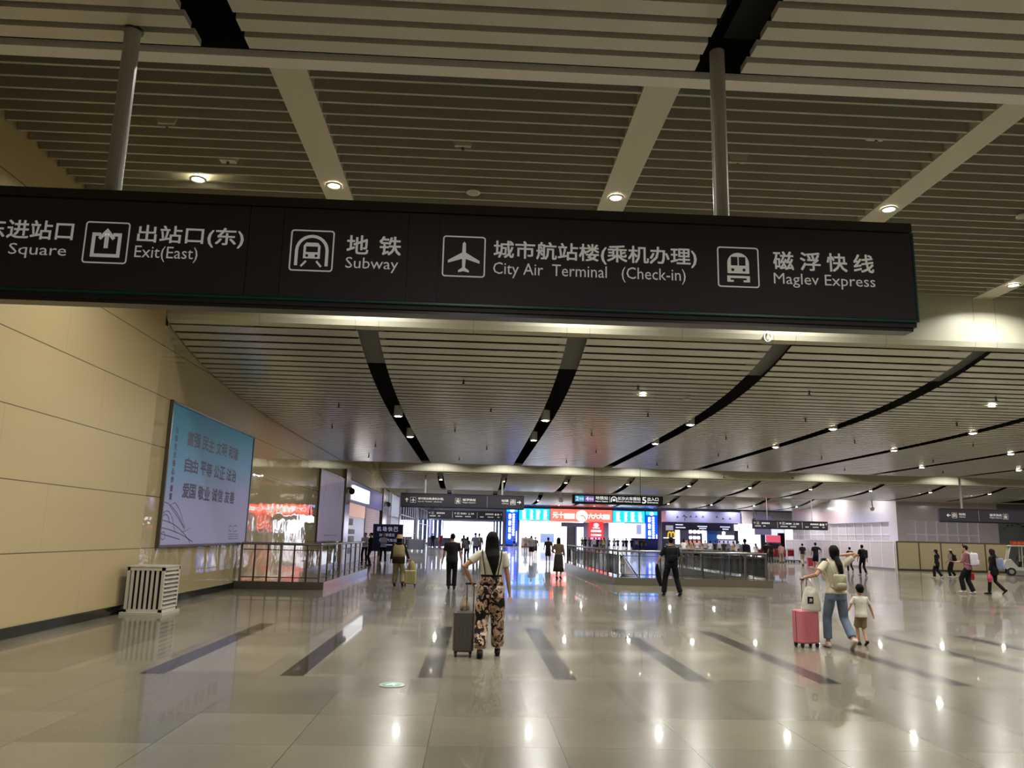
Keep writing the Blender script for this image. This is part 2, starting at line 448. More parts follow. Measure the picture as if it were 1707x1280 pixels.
plenum('near_plenum', -14, 6.42); plenum('first_plenum', 16.4, 38.4); plenum('second_plenum', 54, 61.8); plenum('third_plenum', 75.6, 86.3)
g = MB()                            # grey duct board seen inside the dark slots next to each beam
for y0, L in ((15.95, 2.1), (53.6, 1.6), (75.1, 1.6)):
    for x in SLOTS:
        if x > 44: continue
        for k in range(8):
            a, b = y0+L*k/8, y0+L*(k+1)/8; za, zb = prof(a, y0)+.16, prof(b, y0)+.16
            g.add([(x-.3, a, za), (x+.3, a, za), (x+.3, b, zb), (x-.3, b, zb), (x-.3, a, za+.04), (x+.3, a, za+.04), (x+.3, b, zb+.04), (x-.3, b, zb+.04)],
                  [(0, 3, 2, 1), (4, 5, 6, 7), (0, 1, 5, 4), (1, 2, 6, 5), (2, 3, 7, 6), (3, 0, 4, 7)])
structure('ceiling_slot_board', g, GREYP)
g = MB()                            # duct box crossing the near slots
for x in SLOTS[:6]: g.box(x-.35, x+.02, -10, 6.3, 6.15, 6.4); g.box(x+.05, x+.35, -10, 6.3, 6.02, 6.3)
structure('ceiling_near_duct', g, mat('duct_dark', '#1c1c1d', .7))
# --- raised flat bands of upright blades between the canopies
def band(name, ya, yb, x1=XR, pitch=.2722, zb=6.81):
    m = MB(); y = ya
    while y < yb-.1:
        for a, b in spans(x1): m.box(a-(.0 if a < -6 else .03), b+.03, y, y+.042, zb, zb+.30)
        y += pitch
    structure('ceiling_%s_blades' % name, m, BLADE)
    d = MB()
    for x in SLOTS:
        if x < x1: d.box(x-.215, x+.215, ya-.3, yb, zb-.01, zb+.3)
    structure('ceiling_%s_dividers' % name, d, DIVM)
    structure('ceiling_%s_deck' % name, MB().box(XL, 60, ya-.3, yb+.3, zb+.30, zb+.38), mat('deck_grey', '#56544a', .7))
band('front_band', 6.88, 15.78); band('middle_band', 38.7, 53.4, pitch=.55); band('rear_band', 62.0, 74.9, pitch=.55)
# --- beams
def beam(name, y, zt=7.1, zb=5.67, x1=60):
    m = MB(); pr = [(y, zt), (y, zb+.17), (y+.035, zb+.06), (y+.13, zb), (y+.2, zb+.02), (y+.2, zt)]
    m.rings([[Vector((x, a, b)) for a, b in pr] for x in (XL+.005, x1)])
    structure(name, m, BEAM_M)
beam('beam_first', 15.78); beam('beam_second', 53.35); beam('beam_third', 74.85)
structure('beam_near', MB().box(XL+.005, 60, 6.44, 6.60, 5.69, 5.76), mat('beam_white', '#e4e1dc', .4))
structure('beam_near_upstand', MB().box(XL+.005, 60, 6.46, 6.60, 5.76, 7.1), BLACK)
def back_edge(name, y, z):
    structure(name, MB().box(XL+.005, 60, y, y+.12, z, z+.10), BEAM_M); structure(name+'_upstand', MB().box(XL+.005, 60, y+.01, y+.12, z+.10, 7.1), BLACK)
back_edge('beam_first_back', 38.25, 4.93); back_edge('beam_second_back', 61.6, 4.95); back_edge('beam_third_back', 86.1, 4.93)
structure('ceiling_rear_soffit', MB().box(XL, 60, 86.2, 122.3, 6.05, 6.25), mat('rear_soffit', '#b4b4bc', .1, metal=.85))

# --- left wall, base, glazing beyond the shop
structure('wall_left', MB().box(XL-.25, XL, -14, 40.2, -.05, 7.4).box(XL-.25, XL, 40.2, 57.5, 4.25, 7.4).box(XL-.25, XL, 57.5, 122, 4.6, 7.4), WALL_M)
structure('baseboard_left', MB().box(XL, XL+.025, -14, 22.05, 0, .15).box(XL, XL+.025, 31.2, 39.2, 0, .15), BASEB)
structure('trim_1', MB().box(XL-.005, XL+.012, 15.80, 15.90, 5.60, 6.85), BLACK)
MULL = mat('mullion_white', '#cfcdd6', .4)
def glazing(name, ya, yb, z0, z1, n, rows=(.5,), x=XL, deep=.08, m=MULL):
    fr = MB(); w = (yb-ya)/n
    for k in range(n+1): fr.box(x-deep, x+.01, ya+k*w-.04, ya+k*w+.04, z0, z1)
    for r in (0, 1)+tuple(rows): fr.box(x-deep*.8, x+.015, ya, yb, z0+(z1-z0)*r-.035, z0+(z1-z0)*r+.035)
    o = structure(name, fr, m)
    p = MB().box(x-deep*.6, x-deep*.5, ya, yb, z0, z1).build('glass', THIN, o); p['kind'] = 'structure'
glazing('window_1', 68.5, 90, 0, 4.55, 8, (.35, .7), deep=.02)
glazing('window_2', 92, 118, 0, 4.6, 4, (.6,), deep=.02)
structure('wall_left_far', MB().box(XL-.25, XL+.25, 67.2, 68.5, 0, 4.7).box(XL-.25, XL+.2, 90, 92, 0, 4.7).box(XL-.3, XL, 57.5, 60.6, 0, 4.7), mat('pale_pillar', '#9d97a0', .25))

# --- far facade with two big exits
FAC = mat('facade_grey', '#a19cba', .35)
fa = MB()
fa.box(-6.6, -4.65, 122, 122.4, 0, 6.3).box(-4.65, 3.3, 122, 122.4, 3.55, 6.3).box(3.3, 7.2, 122, 122.4, 0, 6.3)
fa.box(7.2, 27.0, 122, 122.4, 3.95, 6.3).box(27.0, 60, 122, 122.4, 0, 6.3)
structure('wall_far_pillar', MB().box(17.0, 20.9, 121.6, 121.98, 0, 3.85), FAC)
structure('wall_far', fa, FAC)
# side screens of the left exit: blue-grey glass with upright light strips
for k, (a, b) in enumerate(((-6.2, -4.4), (3.2, 4.7))):
    o = structure('trim_%d' % (2+k), MB().box(a, b, 121.3, 121.5, 0, 3.7), mat('exit_screen_blue', '#38456e', .2))
    for q in range(3):
        xx = a+.3+q*(b-a-.5)/2
        MB().box(xx-.09, xx+.09, 121.24, 121.3, .3, 3.6).build('light_strip', mat('strip_light', '#ffffff', .4, emit=2.6, ecol='#e4ecff'), o)['kind'] = 'structure'

# --- right-hand walls: panel block with a strip of windows
PINKW = mat('pale_panel', '#dcd2d8', .16, spec=.7)
wr = MB()
wr.box(34.5, 34.9, 63.3, 64.6, 0, 7.0).box(34.5, 34.9, 64.6, 83.6, 3.4, 7.0).box(34.5, 34.9, 83.6, 84.6, 0, 7.0)
structure('wall_right', wr, PINKW)
wr2 = MB().box(34.9, 41.6, 63.35, 63.75, 3.55, 7.0).box(41.4, 42.9, 63.2, 63.7, 0, 7.0).box(34.9, 35.2, 63.35, 63.75, 0, 3.55)
structure('wall_right_front', wr2, PINKW)
structure('wall_right_low', MB().box(34.55, 34.85, 64.6, 83.6, 0, 1.3).box(35.2, 41.4, 63.4, 63.7, 0, 1.3), PINKW)
structure('wall_right_mural', MB().box(42.9, 60, 63.4, 63.8, 0, 7.0), mat('mural_grey', '#848a8a', .5))
def rwin(name, pts, z0, z1, n, face):
    fr = MB()
    (xa, ya), (xb, yb) = pts
    for k in range(n+1):
        x, y = xa+(xb-xa)*k/n, ya+(yb-ya)*k/n
        fr.box(x-.06, x+.06, y-.06, y+.06, z0, z1)
    for r in (0, .5, 1):
        z = z0+(z1-z0)*r; fr.box(min(xa, xb)-.04, max(xa, xb)+.04, min(ya, yb)-.04, max(ya, yb)+.04, z-.05, z+.05)
    o = structure(name, fr, mat('mullion_bright', '#f6f2f8', .35))
    x0, x1, y0, y1 = min(xa, xb)-.012, max(xa, xb)+.012, min(ya, yb)-.012, max(ya, yb)+.012
    p = MB().box(x0, x1, y0, y1, z0, z1).build('pane', mat('frosted_pane', '#d8d0de', .35), o); p['kind'] = 'structure'
rwin('window_3', ((34.7, 64.6), (34.7, 83.6)), 1.3, 3.4, 12, 0)
rwin('window_4', ((35.2, 63.5), (41.4, 63.5)), 1.3, 3.55, 7, 1)
# outer enclosure
structure('wall_right_outer', MB().box(60, 60.3, -14, 122, 0, 7.4), mat('outer_wall', '#b3ab98', .5))
structure('wall_daylight_block', MB().box(-6.6, 60.3, -14.3, -14, 0, 7.5), mat('daylight_block_cream', '#cfc3a4', .5))  # unseen wall added behind the viewer to shut out daylight there
structure('ceiling_roof', MB().box(-7, 61, -14, 123, 7.45, 7.6), BLACK)
# dark marks of the painted landscape on the right-hand mural
a = Art()
for k in range(46):
    x = random.uniform(.3, 9); y = 3.0+.5*sin(x*1.3)+random.uniform(-.25, .25); w = random.uniform(.1, .5)
    a.poly([(x, y), (x+w, y+random.uniform(-.1, .05)), (x+w*.7, y+random.uniform(.05, .2)), (x+.05, y+.12)])
o = a.place('mural_marks', mat('mural_ink', '#4a5050', .6), None, (43.2, 63.39, 0)); o['kind'] = 'structure'

# ================================================================== LAMPS
def lamp_light(parent, z, power, size=.17, col=WARM, name='lamp_light'):
    ld = bpy.data.lights.new(name, 'AREA'); ld.shape = 'DISK'; ld.size = size; ld.energy = power; ld.color = col; ld.spread = radians(150 if size < .19 else 180)
    lo = bpy.data.objects.new(name, ld); link(lo, parent); lo.location = (0, 0, z); return lo
def make_recessed():
    r = thing('ceiling_downlight', '', 'ceiling light')
    m = MB(); n = 20
    m.rings([[Vector((q*cos(2*pi*i/n), q*sin(2*pi*i/n), h)) for i in range(n)] for q, h in ((.125, 0), (.125, -.018), (.09, -.018), (.085, .01))], closed=False)
    m.build('trim_ring', WHITE, r, True)
    MB().cyl((0, 0), .088, -.006, .004).build('lens', LENS, r)
    return r
def make_pot():
    r = thing('pendant_downlight', '', 'ceiling light')
    MB().cyl((0, 0), .135, .01, .32).build('housing', WHITE, r, False)
    MB().cyl((0, 0), .085, -.004, .012).build('lens', LENS, r)
    MB().box(-.02, .02, -.02, .02, .32, 2.36).build('bracket', DSTEEL, r)
    return r
REC, POT = make_recessed(), make_pot()
used = set()

def put_lamp(proto, x, y, z, label, group, power=LAMP_W, col=WARM):
    r = proto if proto.name not in used else copy_tree(proto)
    used.add(proto.name)
    r.location = (x, y, z); r['label'] = label; r['group'] = group
    lamp_light(r, -.03, power, .17 if proto is REC else .191, col)
ORD = ['first', 'second', 'third', 'fourth', 'fifth', 'sixth', 'seventh', 'eighth', 'ninth', 'tenth', 'eleventh']
for k, x in enumerate(SLOTS[:6]):
    put_lamp(REC, x, 11.45, 6.795, 'round white downlight shining on the %s white ceiling divider from the left' % ORD[k], 'downlights on the ceiling dividers')
for k, x in enumerate(SLOTS[:7]):
    put_lamp(REC, x, 14.8, 6.795, 'downlight on the %s white ceiling divider from the left, close before the big beam' % ORD[k], 'downlights close before the first beam', LAMP_W*.42)
put_lamp(REC, -4.36, 11.44, 6.80, 'downlight among the ceiling blades left of the hanging pole, glaring above the big sign', 'downlights among the blades', LAMP_W*.45)
for k, x in enumerate(SLOTS[:5]):
    put_lamp(REC, x, 8.0, 6.795, 'downlight on the %s ceiling divider, just behind the near canopy edge' % ORD[k], 'downlights behind the near canopy edge', LAMP_W*.8)
for k, x in enumerate(SLOTS[:9]):
    put_lamp(POT, x, 23.2, prof(23.2, 15.9)-.03, 'white can lamp in the %s dark slot of the first canopy, the nearer one' % ORD[k], 'can lamps in the first canopy')
    put_lamp(POT, x, 27.8, prof(27.8, 15.9)-.03, 'white can lamp in the %s dark slot of the first canopy, the farther one' % ORD[k], 'can lamps in the first canopy')
for k in range(5, 10):
    put_lamp(POT, SLOTS[k], 33.6, prof(33.6, 15.9)-.03, 'white can lamp far back in the %s dark slot of the first canopy' % ORD[k], 'can lamps in the first canopy')
for k in range(4, 11):  # hidden row added to brighten the walls and hoarding at the right
    put_lamp(REC, SLOTS[k], 44.5, 6.795, 'hidden fill lamp added above the first canopy, at the %s divider' % ORD[k], 'hidden fill lamps above the first canopy', LAMP_W*1.6)
for k in range(6):  # lamps added to lift the dark facade round the exits
    put_lamp(REC, 2.+5.2*k, 114.5, 6.03, 'fill lamp added in the dark soffit before the exits, %s from the left' % ORD[k], 'added fill lamps before the exits', LAMP_W*4, COOL)
for k in range(4, 11):  # hidden row added to brighten the right-hand wall and its windows
    put_lamp(REC, SLOTS[k], 65.5, 6.795, 'hidden fill lamp added above the second canopy, at the %s divider' % ORD[k], 'hidden fill lamps above the second canopy', LAMP_W*1.8, COOL)
for k, x in enumerate((4.2, 13.3, 22.1)):
    put_lamp(REC, x, 19.4, prof(19.4, 15.9)-.01, 'round downlight in the first canopy slats between two dark slots, %s from left' % ORD[k], 'downlights in the slats', LAMP_W*.7, COOL)
for k, x in enumerate(SLOTS[:11]):
    put_lamp(POT, x, 55.3, prof(55.3, 53.5)-.05, 'bright can lamp in the %s dark slot just behind the second beam' % ORD[k], 'can lamps behind the second beam')
    put_lamp(POT, x, 79., prof(79., 75.)-.05, 'small far can lamp in the %s dark slot just behind the third beam' % ORD[k], 'can lamps behind the third beam')
for k, x in enumerate(SLOTS[:11]):
    if k % 2 == 0 or k < 5:
        put_lamp(REC, x, 51.6, 6.795, 'downlight above the first canopy washing the second beam, at the %s divider' % ORD[k], 'downlights washing the second beam', LAMP_W*2.6)
    if k % 2 == 0: put_lamp(REC, x, 73.0, 6.795, 'downlight above the second canopy washing the third beam, at the %s divider' % ORD[k], 'downlights washing the third beam', LAMP_W*2.8)
for k, x in enumerate(SLOTS[:4]):  # two unseen rows, above and behind the viewer, added as general fill
    put_lamp(REC, x+2.2, .4, 5.672, 'unseen fill lamp added above the viewer, %s from the left' % ORD[k], 'added fill lamps in the near canopy')
for k, x in enumerate(SLOTS[:4]):
    put_lamp(REC, x+2.2, -6.5, 5.63, 'unseen fill lamp added behind the viewer, %s from the left' % ORD[k], 'added fill lamps in the near canopy', LAMP_W*1.5)
for k in range(5):
    put_lamp(REC, 25.4+1.9*k, 99.2+(k % 2)*1.6, 6.03, 'small downlight over the food counters, %s from the left' % ORD[k], 'downlights over the food counters', LAMP_W*1.6, COOL)

# small ceiling fittings
def ceil_disc(x, y, z, label):
    r = thing('ceiling_speaker', label, 'speaker', (x, y, z)); n = 20
    MB().cyl((0, 0), .105, -.02, .0).build('rim', WHITE, r); MB().cyl((0, 0), .08, -.026, -.02).build('grille', mat('grille_white', '#bcbab0', .7), r)
ceil_disc(-.15, 11.49, 6.80, 'white disc speaker on the ceiling blades above the big sign, left of the right pole')
ceil_disc(8.7, 11.5, 6.80, 'white disc speaker on the ceiling blades at the right edge above the big sign')
ceil_disc(6.3-.9, 19.7, prof(19.7, 15.9)-.005, 'round unlit speaker in the canopy slats right of the round downlight')
spk = None
def sprinkler(x, y, z):
    global spk
    if spk is None:
        spk = thing('fire_sprinkler', 'small dark sprinkler head hanging under the slatted canopy', 'sprinkler', (x, y, z), 0, 'sprinkler heads under the canopies')
        MB().cyl((0, 0), .022, -.10, .03, 8).cyl((0, 0), .05, -.115, -.10, 10).build('nozzle', DSTEEL, spk)
    else: copy_tree(spk, (x, y, z))
for k in range(9):
    for j, y in enumerate((18.6, 21.6, 25.5, 30.5, 35.)):
        if k == 0 and j == 0: continue
        x = SLOT0-2.0+PITCH*k+(.5 if j % 2 else -.6)+random.uniform(-.3, .3)
        if x < 25: sprinkler(x, y, prof(y, 15.9))
brk = None
for x, y in ((-4.25, 9.9), (-5.5, 12.2), (-3.75, 10.9), (-.3, 10.15), (3.6, 10.2), (5.2, 9.4)):
    if brk is None:
        brk = thing('sprinkler_bracket', 'small beige bracket with a sprinkler tucked between the ceiling blades', 'bracket', (x, y, 6.90), 0, 'brackets between the ceiling blades')
        MB().add([(-.16, -.06, .1), (.16, -.06, .1), (.11, -.06, -.06), (-.11, -.06, -.06), (-.16, .06, .1), (.16, .06, .1), (.11, .06, -.06), (-.11, .06, -.06)], [(0, 3, 2, 1), (4, 5, 6, 7), (0, 1, 5, 4), (1, 2, 6, 5), (2, 3, 7, 6), (3, 0, 4, 7)]).build('plate', DIVM, brk)
        MB().cyl((0, 0), .02, -.10, -.05, 8).build('nozzle', DSTEEL, brk)
    else: copy_tree(brk, (x, y, 6.90))
t = thing('hanging_hook', 'white ring hook under the first beam, below the right end of the big sign', 'hook', (6.05, 15.70, 5.86))
n = 16; MB().tube([(.075*cos(2*pi*i/n), 0, -.1+.1*sin(2*pi*i/n)) for i in range(n+1)], [.017]*(n+1), 8).build('ring', WHITE, t, True)
MB().cyl((0, 0), .035, -.02, .082, 10, 'y').build('base', WHITE, t)

def camera_bullet(x, y, z, label):
    r = thing('security_camera', label, 'security camera', (x, y, z))
    MB().tube([(-.02, .0, 0), (-.10, -.28, -.05)], [.06, .055], 12).build('body', mat('camera_grey', '#8d8b84', .4), r, True)
    MB().box(-.05, .05, -.02, .12, -.03, .03).build('bracket', DSTEEL, r)
camera_bullet(17.0, 53.2, 5.9, 'grey bullet camera on the second beam, left of the other one')
camera_bullet(21.9, 53.2, 5.9, 'grey bullet camera on the second beam, right of the other one')
def camera_dome(x, y, z, top, label):
    r = thing('dome_camera', label, 'security camera', (x, y, z))
    MB().cyl((0, 0), .05, .1, top-z, 10).build('stem', WHITE, r)
    MB().ell((0, 0, 0), (.19, .19, .17)).build('dome', mat('dome_white', '#d5d3c8', .3), r, True)
camera_dome(32.3, 62.9, 4.35, 7.10, 'white dome camera on a rod at the right, over the white hoarding')
camera_dome(6.9, 62.3, 4.38, 7.17, 'white dome camera on a rod above the left end of the screens')
camera_dome(32.2, 90., 4.0, 6.1, 'white dome camera on a rod in front of the food counter fascia')
for x, y, lb in ((XL+.25, 39.9, 'dark dome camera on the stone pillar beside the second poster'), (XL+.25, 57.6, 'dark dome camera on the pillar past the shop')):
    r = thing('wall_camera', lb, 'security camera', (x, y, 3.55))
    MB().box(-.25, .05, -.06, .06, .08, .2).build('arm', DSTEEL, r); MB().ell((.05, 0, 0), (.15, .15, .17)).build('dome', mat('dome_dark', '#1d1b1c', .2), r, True)

# ================================================================== HANGING SIGNS
def sign_body(name, label, x0, x1, y, z0, z1, dep=.18, poles=(), ztop=6.9, pr=.065, rodm=POLE):
    t = thing(name, label, 'sign', ((x0+x1)/2, y, z0)); ox, oz = (x0+x1)/2, z0
    L = lambda a: a-ox
    h = z1-z0
    b = MB(); b.box(L(x0), L(x1), .012, dep, 0, h); b.box(L(x0), L(x1), -.02, .012, h-.075, h); b.build('cabinet', CHARC, t)
    MB().box(L(x0), L(x1)+.004, -.012, .02, .038, .055).box(L(x1)-.002, L(x1)+.012, -.012, .0, .04, h-.08).build('edge_trim', TEAL, t)
    MB().box(L(x0), L(x1)-.02, .03, dep-.03, -.03, 0).build('bottom_rail', mat('sign_rail', '#2b282c', .3), t)
    for px in poles:
        MB().cyl((L(px), dep*.55), pr, h, ztop-z0, 20).build('pole', rodm, t, False)
    return t, ox, oz
def face(t, ox, x0, x1, h, name='face_panel'):
    return MB().box(x0-ox+.003, x1-ox-.003, -.004, .012, .06, h-.085).build(name, CHARF, t)

t, ox, oz = sign_body('overhead_sign', 'long charcoal overhead sign reading Exit, Subway, City Air Terminal and Maglev Express', -5.6, 3.585, 6.05, 3.30, 4.19, .2, (-3.02, 2.02), 5.78)
MB().cyl((-3.02-ox, .11), .085, 5.69-oz, 5.705-oz, 20).build('flange', DSTEEL, t)
for a, b in ((-5.6, -1.86), (-1.86, -1.59), (-1.59, -.59), (-.59, -.34), (-.34, 3.585)): face(t, ox, a, b, .89)
scr = MB()
for z in (.25, .55): scr.ell((-1.72-ox, -.004, z), (.012, .006, .012), 8, 4)
scr.build('screw_heads', mat('screw', '#35333a', .3), t)
CJ = .155
def letter(f, name='lettering'):
    a = Art(); f(a); a.place(name, [WHITEP, CHARF], t, (0, -.0065, 0))
def L1(a): a.text('东进站口', -3.23-ox, 3.757-oz, .68, CJ, .02, 'r'); a.text('East  Square', -3.26-ox, 3.60-oz, .80, .12, .0, 'r')
def L2(a): a.text('出站口(东)', -2.73-ox, 3.745-oz, .83, .165, .02); a.text('Exit(East)', -2.735-ox, 3.61-oz, .49, .13)
def L3(a):
    a.text('地', -1.08-ox, 3.737-oz, .17, CJ, .02); a.text('铁', -.82-ox, 3.737-oz, .17, CJ, .02); a.text('Subway', -1.08-ox, 3.59-oz, .42, .122)
def L4(a): a.text('城市航站楼(乘机办理)', .10-ox, 3.73-oz, 1.66, .168, .02); a.text('City Air  Terminal   (Check-in)', .10-ox, 3.585-oz, 1.57, .132)
def L5(a):
    for ch, xx in zip('磁浮快线', (2.40, 2.625, 2.85, 3.075)): a.text(ch, xx-ox, 3.745-oz, .168, CJ, .02)
    a.text('Maglev Express', 2.40-ox, 3.595-oz, .85, .122)
for f in (L1, L2, L3, L4, L5): letter(f)
for kd, xx in (('exit', -3.13), ('subway', -1.52), ('plane', -.305), ('maglev', 1.94)): letter(lambda a: icon(a, kd, xx-ox, 3.585-oz, .335), 'pictogram')

t, ox, oz = sign_body('overhead_sign', 'dark hanging sign with an up arrow at left and a right arrow at right', -4.93, 3.47, 54.2, 3.33, 4.27, .2, (-3.3, 1.97), 5.6)
for p, q in ((-4.93, .95), (.95, 3.47)): face(t, ox, p, q, .94)
MB().box(.94-ox, .965-ox, -.012, 0, .06, .85).build('seam_strip', mat('seam_grey', '#8a8893', .4), t)
a = Art(); b = .31
arrow(a, 'up', -4.66-ox, b, .30); icon(a, 'plane', -4.26-ox, b-.02, .36)
a.text('城市航站楼(乘机办理)', -3.75-ox, b+.16, 1.72, .18, .012); a.text('City Air  Terminal   (Check-in)', -3.75-ox, b, 1.6, .11)
icon(a, 'maglev', -1.22-ox, b-.02, .36); a.text('磁浮快线', -.72-ox, b+.16, .88, .17, .012); a.text('Maglev Express', -.72-ox, b, .88, .11)
a.text('地铁', 1.92-ox, b+.16, .5, .17, .012); a.text('Subway', 1.96-ox, b, .45, .11)
icon(a, 'subway', 2.53-ox, b-.02, .36); arrow(a, 'right', 2.97-ox, b, .32)
a.place('lettering', [WHITEP, CHARF], t, (0, -.0065, 0))

t, ox, oz = sign_body('overhead_sign', 'dark hanging sign at the right with a left arrow, Subway and Maglev Express', 28.9, 36.4, 48.0, 3.02, 3.85, .2, (30.42, 34.9), 7.17)
for p, q in ((28.9, 31.4), (31.4, 36.4)): face(t, ox, p, q, .83)
MB().box(31.39-ox, 31.415-ox, -.012, 0, .06, .75).build('seam_strip', MATS['seam_grey'], t)
a = Art(); b = .26
arrow(a, 'left', 29.33-ox, b, .28); icon(a, 'subway', 29.68-ox, b-.02, .32); a.text('地铁', 30.12-ox, b+.14, .44, .15, .012); a.text('Subway', 30.14-ox, b, .40, .10)
a.text('磁浮快线', 32.1-ox, b+.14, .76, .15, .012); a.text('Maglev Express', 32.1-ox, b, .76, .10); icon(a, 'maglev', 32.95-ox, b-.02, .32)
a.place('lettering', [WHITEP, CHARF], t, (0, -.0065, 0))

def far_sign(x0, x1, z0, z1, label, seams, y=78):
    t, ox, oz = sign_body('overhead_sign', label, x0, x1, y, z0, z1, .2, (x0+1.3, x1-1.3), 5.0 if y > 70 else 7.17, .03)
    face(t, ox, x0, x1, z1-z0); w = x1-x0; L = x0-ox; a = Art(); h = z1-z0
    for s in seams: a.rect(L+w*s-.01, .08, L+w*s+.01, h-.1)
    arrow(a, 'up', L+w*.01, h*.52, .2); icon(a, 'plane', L+w*.05, h*.50, .24)
    for k in range(5): a.rect(L+w*(.12+.022*k), h*.56, L+w*(.136+.022*k), h*.74)
    arrow(a, 'up', L+w*.35, h*.52, .22); icon(a, 'subway', L+w*.39, h*.50, .24)
    for k in range(4): a.rect(L+w*(.44+.02*k), h*.56, L+w*(.454+.02*k), h*.74)
    icon(a, 'maglev', L+w*.54, h*.50, .2)
    for k in range(2): a.rect(L+w*(.58+.02*k), h*.56, L+w*(.594+.02*k), h*.74)
    for k in range(5): a.rect(L+w*(.77+.022*k), h*.56, L+w*(.787+.022*k), h*.74)
    a.disc(L+w*.905, h*.62, .1); a.disc(L+w*.94, h*.62, .1); arrow(a, 'up', L+w*.965, h*.52, .2)
    for s0, n in ((.03, 5), (.14, 2), (.37, 6), (.50, 5), (.70, 3), (.80, 5), (.93, 2)):
        for k in range(n): a.rect(L+w*(s0+.016*k), h*.24, L+w*(s0+.011+.016*k), h*.36)
    a.place('lettering', [WHITEP, CHARF], t, (0, -.0065, 0))
far_sign(-4.4, 2.93, 3.05, 3.86, 'wide dark hanging sign over the left exit with two rows of small white lettering', (.33, .66))
far_sign(23.88, 30.4, 2.65, 3.35, 'wide dark hanging sign on the right before the wall of white panels', (.33, .66), 67)

# subway entrance sign hung on thin rods
t, ox, oz = sign_body('subway_entrance_sign', 'black sign on two thin rods with blue and purple badges and a white 5', 5.76, 11.09, 46, 3.50, 4.02, .16, (7.05, 9.78), 7.17, .014, RUBBER)
face(t, ox, 5.76, 11.09, .52)
a = Art(); L = 5.76-ox
a.cur = 2; a.rect(L+.16, .10, L+.70, .44); a.cur = 3; a.rect(L+.74, .10, L+1.28, .44); a.cur = 0; a.lay = 1
a.text('2', L+.21, .16, .16, .22, .02); a.text('号线', L+.40, .18, .26, .16, .01); a.text('4', L+.79, .16, .17, .22, .02); a.text('号线', L+.98, .18, .26, .16, .01)
a.text('地铁站', L+1.36, .23, .74, .21, .012); a.text('Metro Station', L+1.36, .10, .74, .09, .01)
a.rect(L+2.19, .09, L+2.21, .44)
arc = [(L+2.45+.16*cos(q*pi/10), .26+.16*sin(q*pi/10)) for q in range(11)]
a.stroke([(L+2.61, .12)]+arc+[(L+2.29, .12)], .05); a.rect(L+2.37, .17, L+2.53, .30)
a.text('长沙火车南站', L+2.66, .23, 1.35, .21, .012); a.text('South Railway Station', L+2.66, .10, 1.35, .095, .012)
a.text('5', L+4.10, .08, .24, .36, .02); a.text('出入口', L+4.42, .23, .64, .21, .015); a.text('Entrance', L+4.42, .10, .62, .095, .012)
a.place('lettering', [mat('white_backlit', '#ffffff', .5, emit=.85), CHARF, mat('badge_blue', '#46b4e6', .5, emit=.6), mat('badge_purple', '#9a6fd0', .5, emit=.55)], t, (0, -.0065, 0))

# ================================================================== POSTERS ON THE LEFT WALL
def poster_mat(name, stops, z0, z1, emit=.22):
    m = mat(name, '#8fa6c9', .55, spec=.35); t = NT(m); g, x, y, z = t.pos()
    f = t.m('DIVIDE', t.m('SUBTRACT', z, z0), z1-z0)
    f = t.m('ADD', f, t.m('MULTIPLY', t.m('SUBTRACT', 19.5, y), .035))
    c = t.ramp(f, stops); t.base(c); t.put(t.b.inputs['Emission Color'], c); t.b.inputs['Emission Strength'].default_value = emit  # print is not backlit; some brightness is put in as glow
    return m
def wall_poster(label, ya, yb, z0, z1, pm):
    t = thing('wall_poster', label, 'poster', (XL, ya, z0)); D = .08; w, h = yb-ya, z1-z0
    f = MB(); e = .055
    f.box(0, D, 0, w, 0, e).box(0, D, 0, w, h-e, h).box(0, D, 0, e, e, h-e).box(0, D, w-e, w, e, h-e); f.build('frame', mat('poster_frame', '#6a6863', .3, metal=.8), t)
    MB().box(.01, D-.025, e, w-e, e, h-e).build('print', pm, t)
    return t
PM = poster_mat('poster_blue', [(0, '#a9a6cd'), (.33, '#a6a3d0'), (.62, '#6f9cc4'), (.9, '#3f88a8'), (1, '#397f9f')], 1.15, 4.17, .1)
t = wall_poster('large blue poster on the cream wall with three rows of purple Chinese words', 16.45, 22.68, 1.15, 4.17, PM)
PP, PL = mat('poster_purple', '#4b3a66', .5), mat('poster_line', '#5c5c74', .5)
def on_poster(a, name): a.place(name, [PP, PL], t, (.058, 0, 0), (0, 1, 0), (0, 0, 1))
for r, (z, words) in enumerate(((3.34, '富强民主文明和谐'), (2.76, '自由平等公正法治'), (2.20, '爱国敬业诚信友善'))):
    a = Art()
    for k in range(8): a.text(words[k], 17.50-16.45+(k//2)*.985+(k % 2)*.43, z-1.15, .385, .31, .03)
    on_poster(a, 'slogan_row')
a = Art()
for k, ch in enumerate('社会主义核心价值观'): a.text(ch, 16.78-16.45, 3.52-1.15-k*.175, .15, .13, .05)
on_poster(a, 'side_title'); a = Art(); a.cur = 1
def curve(f, t0, t1, n=14): return [f(t0+(t1-t0)*i/n) for i in range(n+1)]
lw = .018
a.stroke(curve(lambda s: (.12+1.3*s, .92-.10*s-.45*s*s), 0, 1), lw); a.stroke(curve(lambda s: (.12+.75*s, .70+.10*sin(s*3)-.42*s*s), 0, 1), lw)
a.stroke(curve(lambda s: (.10+1.75*s, .55-.06*s-.40*s*s), 0, 1), lw); a.stroke(curve(lambda s: (.10+1.9*s, .40-.12*s-.18*s*s), 0, 1), lw)
a.stroke(curve(lambda s: (.10+1.1*s, .28-.12*s), 0, 1, 4), lw); a.stroke([(.40, .86), (.70, .93), (1.02, .78), (1.42, .42), (1.30, .44), (.95, .62), (.60, .78)], lw, True)
